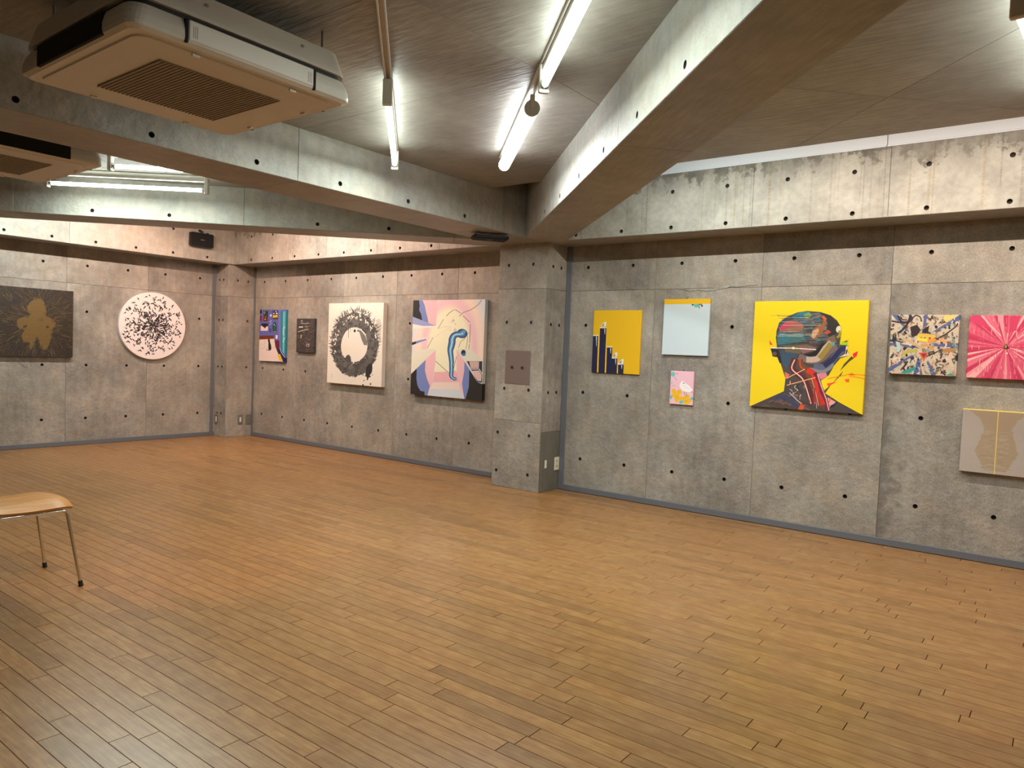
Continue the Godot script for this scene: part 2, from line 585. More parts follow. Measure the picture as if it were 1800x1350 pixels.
# one cast panel u0..u1 by v0..v1 with round tie holes; the holes get their own cup parts
func panel(parent: Node3D, xf: Transform3D, u0: float, u1: float, v0: float, v1: float, holes: Array, m: Material, tone := 1.0, fixed_uv := false, thick := 0.014) -> void:
	var e := Mesher.new()
	e.xf = xf
	e.col = Color(tone, tone, tone)
	var off := Vector2(rng.randf() * (TEX - (u1 - u0)), rng.randf() * maxf(0.0, TEX - (v1 - v0))) / TEX
	if m == M.seep:
		off.x = 0.0
	var uvf := func(p: Vector2) -> Vector2:
		if fixed_uv:
			return Vector2((p.x - 5.2) / 4.0, (2.69 - p.y) / 0.5)
		return off + (p - Vector2(u0, v0)) / TEX
	var gap := 0.0008
	var ch := 0.0022
	var a0 := u0 + gap
	var a1 := u1 - gap
	var b0 := v0 + gap
	var b1 := v1 - gap
	var s := 0.024
	var us := [a0 + ch, a1 - ch]
	var vs := [b0 + ch, b1 - ch]
	var hs: Array = []
	for hh in holes:
		var p: Vector2 = hh
		if p.x > u0 + 0.03 and p.x < u1 - 0.03 and p.y > v0 + 0.03 and p.y < v1 - 0.03:
			hs.append(p)
			for q in [p.x - s, p.x + s]:
				if not us.has(q):
					us.append(q)
			for q in [p.y - s, p.y + s]:
				if not vs.has(q):
					vs.append(q)
	us.sort()
	vs.sort()
	var r := 0.0155
	for i in us.size() - 1:
		for k in vs.size() - 1:
			if us[i + 1] - us[i] < 1e-5 or vs[k + 1] - vs[k] < 1e-5:
				continue
			var hit := false
			for p in hs:
				if absf((us[i] + us[i + 1]) * 0.5 - p.x) < 0.004 and absf((vs[k] + vs[k + 1]) * 0.5 - p.y) < 0.004:
					hit = true
					var N := 16
					for q in N:
						var t0 := TAU * q / N
						var t1 := TAU * (q + 1) / N
						var c0 := Vector2(cos(t0), sin(t0))
						var c1 := Vector2(cos(t1), sin(t1))
						var o0: Vector2 = p + c0 * (s / maxf(absf(c0.x), absf(c0.y)))
						var o1: Vector2 = p + c1 * (s / maxf(absf(c1.x), absf(c1.y)))
						var i0: Vector2 = p + c0 * r
						var i1: Vector2 = p + c1 * r
						e.quad(Vector3(i0.x, i0.y, 0), Vector3(o0.x, o0.y, 0), Vector3(o1.x, o1.y, 0), Vector3(i1.x, i1.y, 0), uvf.call(i0), uvf.call(o0), uvf.call(o1), uvf.call(i1))
			if not hit:
				e.quad(Vector3(us[i], vs[k], 0), Vector3(us[i + 1], vs[k], 0), Vector3(us[i + 1], vs[k + 1], 0), Vector3(us[i], vs[k + 1], 0), uvf.call(Vector2(us[i], vs[k])), uvf.call(Vector2(us[i + 1], vs[k])), uvf.call(Vector2(us[i + 1], vs[k + 1])), uvf.call(Vector2(us[i], vs[k + 1])))
	var rim0 := [Vector2(a0 + ch, b0 + ch), Vector2(a1 - ch, b0 + ch), Vector2(a1 - ch, b1 - ch), Vector2(a0 + ch, b1 - ch)]
	var rim1 := [Vector2(a0, b0), Vector2(a1, b0), Vector2(a1, b1), Vector2(a0, b1)]
	for i in 4:
		var k := (i + 1) % 4
		var p0: Vector2 = rim0[i]
		var p1: Vector2 = rim0[k]
		var q0: Vector2 = rim1[i]
		var q1: Vector2 = rim1[k]
		e.quad(Vector3(q0.x, q0.y, -ch), Vector3(q1.x, q1.y, -ch), Vector3(p1.x, p1.y, 0), Vector3(p0.x, p0.y, 0), uvf.call(q0), uvf.call(q1), uvf.call(p1), uvf.call(p0))
		e.quad(Vector3(q0.x, q0.y, -thick), Vector3(q1.x, q1.y, -thick), Vector3(q1.x, q1.y, -ch), Vector3(q0.x, q0.y, -ch), uvf.call(q0), uvf.call(q1), uvf.call(q1), uvf.call(q0))
	var pn := put(e, "concrete_panel", m, parent)
	for p in hs:
		var t := Mesher.new()
		t.xf = xf
		var N := 16
		var dep := 0.026
		for q in N:
			var t0 := TAU * q / N
			var t1 := TAU * (q + 1) / N
			var c0 := Vector3(cos(t0), sin(t0), 0)
			var c1 := Vector3(cos(t1), sin(t1), 0)
			var o := Vector3(p.x, p.y, 0)
			var back := Vector3(0, 0, -dep)
			t.quad(o + c1 * r, o + c0 * r, o + c0 * (r * 0.82) + back, o + c1 * (r * 0.82) + back)
			t.tri(o + back, o + c0 * (r * 0.82) + back, o + c1 * (r * 0.82) + back)
		put(t, "tie_hole", M.hole, pn)

func grid_holes(us: Array, vs: Array) -> Array:
	var out := []
	for u in us:
		for v in vs:
			out.append(Vector2(u, v))
	return out

func steps(a: float, d: float, n: int) -> Array:
	var out := []
	for i in n:
		out.append(a + d * i)
	return out

# a run of panels along u, cut at the joints given
func panel_run(parent: Node3D, xf: Transform3D, cuts: Array, v0: float, v1: float, holes: Array, mats: Array, spread := 0.06, fixed_uv := false) -> void:
	for i in cuts.size() - 1:
		panel(parent, xf, cuts[i], cuts[i + 1], v0, v1, holes, mats[i % mats.size()], 1.0 - spread * rng.randf(), fixed_uv)

func core(parent: Node3D, lo: Vector3, hi: Vector3, m: Material, xf := Transform3D.IDENTITY, called := "core") -> void:
	var e := Mesher.new()
	e.xf = xf
	e.uvs = 1.0 / TEX
	e.box(lo, hi)
	put(e, called, m, parent)

func build_walls() -> void:
	# long picture wall, z = 0
	var w := setting("wall_right", "long board-cast concrete wall hung with bright paintings, column between", "wall")
	core(w, Vector3(-0.25, -0.1, -0.25), Vector3(12.3, 3.15, -0.03), M.wall1)
	var fr := frame(Vector3.ZERO, Vector3.BACK)
	var rows := [0.304, 0.909, 1.515, 2.033]
	var holes := grid_holes(steps(0.491, 0.45, 10), rows) + grid_holes(steps(5.424, 0.45, 16), rows)
	var cuts_a := [0.0, 0.27, 1.1715, 2.0715, 2.9715, 3.8715, 4.7]
	var cuts_b := [5.19, 6.092, 6.992, 7.892, 8.792, 9.692, 10.592, 12.0]
	for c in [cuts_a, cuts_b]:
		panel_run(w, fr, c, 0.0, 1.823, holes, [M.wall0, M.wall1, M.wall0, M.seep] if c == cuts_b else [M.wall1, M.wall0, M.wall1, M.wall0], 0.10)
		panel_run(w, fr, c, 1.823, 2.32, holes, [M.wall1, M.wall0], 0.08)
	# ragged lip of cement left along the level joint
	var fin := Mesher.new()
	var r := RandomNumberGenerator.new()
	r.seed = 12
	var up := []
	var dn := []
	var hgt := 1.823
	for i in 30:
		var t := i / 29.0
		hgt = clampf(hgt + r.randf_range(-0.008, 0.008), 1.810, 1.840)
		var th := 0.009 * sin(PI * t) * r.randf_range(0.4, 1.2) + 0.0015
		up.append(Vector2(6.30 + 0.66 * t, hgt + th))
		dn.push_front(Vector2(6.30 + 0.66 * t, hgt - th))
	fin.uvs = 1.0 / TEX
	fin.prism(PackedVector2Array(up + dn), 0.0, 0.005)
	put(fin, "cement_lip", M.wall1, w)
	# far wall, x = 0
	var l := setting("wall_left", "far concrete wall with the round canvas and the brown canvas", "wall")
	core(l, Vector3(-0.25, -0.1, 0.0), Vector3(-0.03, 3.15, 9.3), M.wall1)
	var fl := frame(Vector3.ZERO, Vector3.RIGHT)       # u = -z
	var hl := grid_holes(steps(-2.414 - 0.45 * 6, 0.45, 11), rows)
	var cl := [-9.0, -7.575, -5.775, -4.875, -3.975, -3.075, -2.175, -1.275, -0.38, 0.0]
	panel_run(l, fl, cl, 0.0, 1.823, hl, [M.wall1, M.wall0, M.seep], 0.10)
	panel_run(l, fl, cl, 1.823, 2.32, hl, [M.wall0, M.wall1], 0.08)
	# the two walls behind the camera
	var b := setting("wall_back", "plain concrete wall closing the room opposite the pictures", "wall")
	core(b, Vector3(-0.25, -0.1, 9.0), Vector3(12.3, 3.15, 9.25), M.wall0)
	var f := setting("wall_front", "plain concrete wall closing the room behind the viewer", "wall")
	core(f, Vector3(12.0, -0.1, 0.0), Vector3(12.25, 3.15, 9.0), M.wall0)
	# skirting
	skirting("baseboard_right", Vector3(0.27, 0, 0), Vector3(4.66, 0, 0), "slate grey skirting strip under the paintings between the two columns")
	skirting("baseboard_front", Vector3(5.2, 0, 0), Vector3(12.0, 0, 0), "slate grey skirting strip under the yellow paintings")
	skirting("baseboard_left", Vector3(0, 0, 9.0), Vector3(0, 0, 0.386), "slate grey skirting strip under the round canvas")
	# vertical strips where walls meet columns
	for a in [["trim_1", Vector3(5.203, 0.052, 0.002), Vector3(5.258, SOFFIT, 0.012), "vertical slate grey joint strip beside the middle column"], ["trim_2", Vector3(0.272, 0.052, 0.002), Vector3(0.300, SOFFIT, 0.012), "vertical slate grey joint strip on the picture wall beside the corner column"], ["trim_3", Vector3(0.002, 0.052, 0.402), Vector3(0.012, SOFFIT, 0.446), "vertical slate grey joint strip on the far wall beside the corner column"]]:
		var e := Mesher.new()
		e.box(a[1], a[2], 0.002)
		var o := put(e, a[0], M.slate, self)
		o.set_meta("kind", "structure")
		o.set_meta("label", a[3])
		o.set_meta("category", "trim")

func skirting(called: String, a: Vector3, b: Vector3, label: String) -> void:
	var e := Mesher.new()
	var d := (b - a)
	e.xf = Transform3D(Basis(d.normalized(), Vector3.UP, d.normalized().cross(Vector3.UP)), a)
	e.box(Vector3(0, 0.001, 0.0015), Vector3(d.length(), 0.051, 0.012), 0.003)
	var o := put(e, called, M.slate, self)
	o.set_meta("kind", "structure")
	o.set_meta("label", label)
	o.set_meta("category", "skirting")

func build_columns() -> void:
	var c := setting("concrete_column", "concrete column with a brown steel plate between the picture bays", "column")
	core(c, Vector3(4.68, 0, 0), Vector3(5.18, 2.3, 0.30), M.wall1)
	var fr := frame(Vector3(0, 0, 0.32), Vector3.BACK)
	var hf := grid_holes([4.773, 5.05], [0.911, 1.52, 2.04]) + grid_holes([4.714, 5.075], [0.145, 0.5])
	for q in [[0.0, 0.62, 0.93], [0.62, 1.823, 0.97], [1.823, 2.24, 1.0]]:
		panel(c, fr, 4.66, 5.2, q[0], q[1], hf, M.wall0, q[2])
	var fs := frame(Vector3(5.2, 0, 0), Vector3.RIGHT)
	var hs := grid_holes([-0.227, -0.096], [0.897, 1.507, 2.024]) + [Vector2(-0.266, 0.501), Vector2(-0.258, 0.145)]
	panel(c, fs, -0.32, 0.0, 0.0, 0.54, hs, M.mortar, 0.92)
	panel(c, fs, -0.32, 0.0, 0.54, 1.823, hs, M.wall1, 0.97)
	panel(c, fs, -0.32, 0.0, 1.823, 2.24, hs, M.wall0, 0.97)
	var fw := frame(Vector3(4.66, 0, 0), Vector3.LEFT)
	panel(c, fw, 0.0, 0.32, 0.0, 1.823, [], M.wall1)
	panel(c, fw, 0.0, 0.32, 1.823, 2.24, [], M.wall1)
	var k := setting("concrete_column", "slim concrete column in the far corner of the room", "column")
	core(k, Vector3(0.0, 0, 0.0), Vector3(0.25, 2.3, 0.365), M.wall1)
	var f1 := frame(Vector3(0, 0, 0.385), Vector3.BACK)
	for q in [[0.0, 1.823], [1.823, 2.32]]:
		panel(k, f1, 0.0, 0.27, q[0], q[1], grid_holes([0.075, 0.165], [0.304, 0.909, 1.515, 2.033]), M.wall1)
	var f2 := frame(Vector3(0.27, 0, 0), Vector3.RIGHT)
	for q in [[0.0, 1.823], [1.823, 2.32]]:
		panel(k, f2, -0.385, 0.0, q[0], q[1], grid_holes([-0.25, -0.1], [0.909, 1.515, 2.033]) + [Vector2(-0.262, 0.304)], M.wall0)

# a free beam: its near face runs from a towards dir, wd deep away from nn
func beam(label: String, a: Vector3, dir: Vector3, length: float, wd: float, nn: Vector3, top: float, drop: float, holes: Array, seg: Array) -> void:
	var o := setting("concrete_beam", label, "beam")
	var fr := frame(a, nn)
	var sgn := signf(fr.basis.x.dot(dir))
	var cuts := []
	for s in seg:
		cuts.append(s * sgn)
	cuts.sort()
	var hs := []
	for h in holes:
		hs.append(Vector2(h * sgn, 2.275))
	panel_run(o, fr, cuts, SOFFIT + drop, top, hs, [M.beam], 0.05)
	var back := frame(a - nn * wd, -nn)
	var cb := []
	for s in cuts:
		cb.append(-s)
	cb.sort()
	panel_run(o, back, cb, SOFFIT + drop, top, [], [M.beam], 0.05)
	# soffit boards: u along the beam, v across
	var sof := Transform3D(Basis(fr.basis.x, nn, fr.basis.x.cross(nn)), Vector3(a.x, SOFFIT + drop, a.z))
	if sof.basis.z.y > 0:
		sof = Transform3D(Basis(-fr.basis.x, nn, (-fr.basis.x).cross(nn)), Vector3(a.x, SOFFIT + drop, a.z))
		cuts = cb
	panel_run(o, sof, cuts, -wd, 0.0, [], [M.ceil], 0.06)
	var lo := Vector3(minf(cuts[0], cuts[-1]), SOFFIT + drop + 0.015, -wd + 0.015)
	var hi := Vector3(maxf(cuts[0], cuts[-1]), top, -0.03)
	var cx := Transform3D(Basis(sof.basis.x, Vector3.UP, nn), Vector3(a.x, 0, a.z))
	if cx.basis.determinant() < 0:
		cx = Transform3D(Basis(-sof.basis.x, Vector3.UP, nn), Vector3(a.x, 0, a.z))
		var t := lo.x
		lo.x = -hi.x
		hi.x = -t
	core(o, lo, hi, M.beam, cx)

func build_beams() -> void:
	# edge beams on the two picture walls
	var r := setting("concrete_beam", "edge beam with water stains running along the top of the picture wall", "beam")
	core(r, Vector3(0.3, SOFFIT + 0.018, 0.0), Vector3(12.0, 2.685, BEAM_OUT - 0.03), M.beam)
	var fr := frame(Vector3(0, 0, BEAM_OUT), Vector3.BACK)
	var bh := grid_holes(steps(0.684, 0.4435, 9), [2.274, 2.56]) + grid_holes(steps(5.49, 0.4395, 14), [2.27, 2.546])
	panel_run(r, fr, [0.3, 1.2, 2.1, 3.0, 3.9, 4.7], SOFFIT + 0.003, 2.69, bh, [M.stained], 0.08, true)
	panel_run(r, fr, [5.16, 6.105, 7.005, 7.905, 8.805, 9.705, 12.0], SOFFIT + 0.003, 2.69, bh, [M.stained], 0.05, true)
	var under := Transform3D(Basis(Vector3.RIGHT, Vector3.BACK, Vector3.DOWN), Vector3(0, SOFFIT + 0.003, 0))
	panel_run(r, under, [0.3, 2.1, 3.9, 4.7], 0.002, BEAM_OUT, [], [M.ceil], 0.05)
	panel_run(r, under, [5.16, 7.005, 8.805, 10.6, 12.0], 0.002, BEAM_OUT, [], [M.ceil], 0.05)
	var l := setting("concrete_beam", "edge beam along the top of the far wall above the round canvas", "beam")
	core(l, Vector3(0, SOFFIT + 0.018, 0.3), Vector3(0.27, 2.685, 9.0), M.beam)
	var fl := frame(Vector3(0.3, 0, 0), Vector3.RIGHT)
	var lh := grid_holes(steps(-2.879 - 0.437 * 5, 0.437, 11), [2.278, 2.561])
	panel_run(l, fl, [-9.0, -7.2, -5.4, -3.6, -2.27, -1.0, -0.3], SOFFIT + 0.004, 2.69, lh, [M.beam], 0.05)
	var under2 := Transform3D(Basis(Vector3.FORWARD, Vector3.RIGHT, Vector3.DOWN), Vector3(0, SOFFIT + 0.004, 0))
	panel_run(l, under2, [-9.0, -7.2, -5.4, -3.6, -1.8, -0.3], 0.002, 0.3, [], [M.ceil], 0.05)
	# three free beams that meet over the middle column
	beam("straight concrete beam running from the middle column past the ceiling air conditioners", Vector3(5.165, 0, 0.2), Vector3.BACK, 8.7, 0.44, Vector3.RIGHT, 2.70, 0.0, steps(1.2, 0.6, 13), [0.0, 0.745, 0.883, 2.72, 4.5, 6.3, 7.5, 8.75])
	beam("diagonal concrete beam rising from the middle column over the floor", Vector3(4.75, 0, 0.2), Vector3(S2, 0, S2), 9.0, 0.372, Vector3(-S2, 0, S2), 2.70, 0.001, steps(1.52, 0.556, 13), [0.0, 1.79, 3.45, 5.2, 7.0, 8.8, 10.0])
	beam("diagonal concrete beam crossing in front of the far wall", Vector3(5.0, 0, 0.4), Vector3(-S2, 0, S2), 7.0, 0.368, Vector3(S2, 0, S2), 2.70, 0.002, steps(0.59, 0.602, 11), [0.0, 0.62, 2.4, 4.2, 5.8, 6.9])

# ---------------------------------------------------------------- ceiling
func build_ceiling() -> void:
	var o := setting("ceiling", "board-cast concrete ceiling between the beams with a raised slot along the walls", "ceiling")
	core(o, Vector3(-0.25, 3.06, -0.25), Vector3(12.3, 3.2, 9.3), M.mortar, Transform3D.IDENTITY, "slab")
	# zones between the beams, in plan (x, z)
	var big := 9.0
	var zones := [
		{"p": [5.16, SLOT, 4.60 + SLOT, SLOT, 11.99, 7.43, 11.99, big, 5.16, big], "turn": 0.0, "o": Vector2(6.91, 2.9)},
		{"p": [5.02 + SLOT, SLOT, 11.99, SLOT, 11.99, 6.9], "turn": PI / 4, "o": Vector2(8.15, 1.75)},
		{"p": [4.74, SLOT, 4.74, big, SLOT, big, SLOT, 5.36 - SLOT, 5.36 - SLOT, SLOT], "turn": -PI / 4, "o": Vector2(3.0, 3.0)},
		{"p": [SLOT, SLOT, 4.92 - SLOT, SLOT, SLOT, 4.92 - SLOT], "turn": 0.0, "o": Vector2(1.3, 1.3)},
	]
	for z in zones:
		var zone := PackedVector2Array()
		for i in range(0, z.p.size(), 2):
			zone.append(Vector2(z.p[i], z.p[i + 1]))
		for i in range(-6, 7):
			for k in range(-10, 11):
				var a0 := i * 1.8 + 0.0015
				var b0 := k * 0.9 + 0.0015
				var rect := PackedVector2Array()
				for q in [Vector2(a0, b0), Vector2(a0 + 1.797, b0), Vector2(a0 + 1.797, b0 + 0.897), Vector2(a0, b0 + 0.897)]:
					rect.append(z.o + q.rotated(z.turn))
				for piece in Geometry2D.intersect_polygons(rect, zone):
					if piece.size() < 3:
						continue
					var area := 0.0
					for q in piece.size():
						area += piece[q].cross(piece[(q + 1) % piece.size()])
					if absf(area) < 0.01:
						continue
					var e := Mesher.new()
					# plan (x, z) with the visible side down
					e.xf = Transform3D(Basis(Vector3.RIGHT, Vector3.BACK, Vector3.DOWN), Vector3(0, CEIL, 0))
					e.uvs = 1.0 / TEX
					e.uvo = Vector2(rng.randf(), rng.randf())
					var tn := rng.randf_range(0.93, 1.0)
					e.col = Color(tn, tn, tn)
					e.prism(piece, -0.02, 0.0)
					put(e, "ceiling_panel", M.ceil, o)
		var s := Mesher.new()
		s.xf = Transform3D(Basis(Vector3.RIGHT, Vector3.BACK, Vector3.DOWN), Vector3(0, CEIL, 0))
		s.uvs = 1.0 / TEX
		s.prism(zone, -0.16, -0.021)
		put(s, "ceiling_slab", M.mortar, o)
	# pale metal lining standing on the edge beam, in lengths
	var t := setting("trim_4", "pale aluminium lining strip standing on the stained edge beam", "trim")
	for q in [[6.15, 7.868], [7.872, 9.7], [9.704, 12.0]]:
		var e := Mesher.new()
		e.box(Vector3(q[0], 2.709, 0.27), Vector3(q[1], 3.055, 0.29), 0.002)
		put(e, "lining_sheet", M.alu, t)
		var f := Mesher.new()
		f.box(Vector3(q[0], 2.690, 0.27), Vector3(q[1], 2.706, 0.31), 0.003)
		put(f, "drip_lip", M.alu, t)

# ---------------------------------------------------------------- floor
func project(p: Vector3) -> Vector2:
	var c: Camera3D = get_node("camera")
	var q := c.global_transform.affine_inverse() * p
	if q.z > -0.05:
		return Vector2(-9e9, -9e9)
	return Vector2(900.0 + 1287.12 * q.x / -q.z, 675.0 - 1287.12 * q.y / -q.z)

func plank(e: Mesher, x0: float, x1: float, z0: float, z1: float, r: RandomNumberGenerator) -> void:
	var g := 0.0011
	var ch := 0.0003
	var y0 := -0.012
	var tone := r.randf_range(0.87, 1.0)
	var warm := r.randf_range(-0.05, 0.05)
	if r.randf() < 0.16:
		tone *= 0.84
	e.col = Color(tone * (1.0 + warm * 0.4), tone, tone * (1.0 - warm))
	var o := Vector2(r.randf(), r.randf())
	var k := Vector2(1.0 / 1.8, 1.0 / 0.5)
	var a := x0 + 0.0015
	var b := x1 - 0.0015
	var c := z0 + g
	var d := z1 - g
	var f := func(x: float, z: float) -> Vector2:
		return o + Vector2(x - x0, z - z0) * k
	e.quad(Vector3(a + ch, 0, d - ch), Vector3(b - ch, 0, d - ch), Vector3(b - ch, 0, c + ch), Vector3(a + ch, 0, c + ch), f.call(a, d), f.call(b, d), f.call(b, c), f.call(a, c))
	var t := [Vector3(a + ch, 0, c + ch), Vector3(a + ch, 0, d - ch), Vector3(b - ch, 0, d - ch), Vector3(b - ch, 0, c + ch)]
	var s := [Vector3(a, -ch, c), Vector3(a, -ch, d), Vector3(b, -ch, d), Vector3(b, -ch, c)]
	var save := e.col
	for i in 4:
		var j := (i + 1) % 4
		e.quad(s[i], s[j], t[j], t[i], o, o, o, o)
		e.quad(s[i] + Vector3(0, y0, 0), s[j] + Vector3(0, y0, 0), s[j], s[i], o, o, o, o)
	e.col = save

func build_floor() -> void:
	var o := setting("floor", "worn oak strip floor with narrow boards parallel to the picture wall", "floor")
	core(o, Vector3(-0.2, -0.12, -0.2), Vector3(12.2, -0.011, 9.2), M.subfloor, Transform3D.IDENTITY, "subfloor")
	var r := RandomNumberGenerator.new()
	r.seed = 404
	var w := 0.0688
	var list := []
	var z0 := 4.416 - w * 64
	var row := 0
	while z0 < 9.0:
		var x := -r.randf() * 0.6
		while x < 12.0:
			var ln := r.randf_range(0.42, 0.95)
			var a := maxf(x, 0.0)
			var b := minf(x + ln, 12.0)
			if b - a > 0.05:
				var mid := Vector3((a + b) * 0.5, 0, z0 + w * 0.5)
				var p := project(mid)
				var size := 0.0
				if p.x > -60 and p.x < 1860 and p.y < 1400 and p.y > 0:
					var q0 := project(Vector3(a, 0, z0))
					var q1 := project(Vector3(b, 0, z0))
					var q2 := project(Vector3(b, 0, z0 + w))
					if q0.x > -1e6 and q1.x > -1e6 and q2.x > -1e6:
						size = absf((q1 - q0).cross(q2 - q0))
				list.append([size, a, b, maxf(z0, 0.0), minf(z0 + w, 9.0)])
			x += ln
		z0 += w
		row += 1
	list.sort_custom(func(p, q): return p[0] > q[0])
	var rest := Mesher.new()
	for i in list.size():
		var q: Array = list[i]
		if i < 300:
			var e := Mesher.new()
			plank(e, q[1], q[2], q[3], q[4], r)
			put(e, "plank", M.floor, o)
		else:
			plank(rest, q[1], q[2], q[3], q[4], r)
	var m := put(rest, "far_planks", M.floor, o)
	m.set_meta("kind", "stuff")

# ---------------------------------------------------------------- lights
func area(parent: Node3D, at: Vector3, look: Vector3, size: Vector2, along: Vector3, c: Color, e: float) -> void:
	var l := AreaLight3D.new()
	l.name = numbered("lamp_light")
	parent.add_child(l, true)
	l.area_size = size
	var z := -look.normalized()
	var x := (along - z * along.dot(z)).normalized()
	l.transform = Transform3D(Basis(x, z.cross(x), z), at)
	l.light_color = c
	l.light_energy = e
	l.area_range = 14.0
	l.area_attenuation = 2.0
	l.shadow_enabled = true

# bare fluorescent tube between two drop sockets on a ceiling track; a and b are the tube ends (y of the tube axis)
func fluorescent(label: String, a: Vector3, b: Vector3, group: String, power := 1.0) -> void:
	var mid := (a + b) * 0.5
	var d := (b - a).normalized()
	var o := thing("fluorescent_light", label, "light", mid, atan2(-d.z, d.x), group)
	var hl := (b - a).length() * 0.5
	var top := 2.518 - mid.y
	var e := Mesher.new()
	e.cyl(Vector3(-hl + 0.02, 0, 0), Vector3(hl - 0.02, 0, 0), 0.0145, 0.0145, 20)
	var tb := put(e, "tube", M.glass, o)
	for s in [-1.0, 1.0]:
		var c := Mesher.new()
		c.cyl(Vector3(s * (hl - 0.022), 0, 0), Vector3(s * (hl - 0.002), 0, 0), 0.0152, 0.0152, 20)
		put(c, "end_cap", M.steel, tb)
		var k := Mesher.new()
		k.box(Vector3(s * (hl + 0.012) - 0.014, -0.03, -0.023), Vector3(s * (hl + 0.012) + 0.014, top, 0.023), 0.004)
		put(k, "socket", M.beige, o)
	var sp := Mesher.new()
	sp.box(Vector3(-hl, top - 0.03, -0.012), Vector3(hl, top - 0.004, 0.012), 0.003)
	put(sp, "spine", M.beige, o)
	area(o, Vector3(0, -0.0165, 0), Vector3.DOWN, Vector2(hl * 1.9, 0.026), Vector3.RIGHT, Color(0.95, 1.0, 0.96), 1.5 * power)
	area(o, Vector3(0, 0.0165, 0), Vector3.UP, Vector2(hl * 1.9, 0.026), Vector3.RIGHT, Color(0.95, 1.0, 0.96), 0.1 * power)

func track(label: String, a: Vector3, b: Vector3) -> void:
	var mid := (a + b) * 0.5
	var d := (b - a).normalized()
	var o := thing("lighting_track", label, "track", Vector3(mid.x, CEIL - 0.0005, mid.z), atan2(-d.z, d.x), "ceiling lighting tracks")
	var h := (b - a).length() * 0.5
	var e := Mesher.new()
	e.box(Vector3(-h, -0.02, -0.018), Vector3(h, -0.001, -0.009), 0.0015)
	put(e, "flange", M.track, o)
	e = Mesher.new()
	e.box(Vector3(-h, -0.02, 0.009), Vector3(h, -0.001, 0.018), 0.0015)
	put(e, "flange", M.track, o)
	var f := Mesher.new()
	f.box(Vector3(-h, -0.004, -0.0088), Vector3(h, -0.0005, 0.0088))
	put(f, "groove", M.track, o)

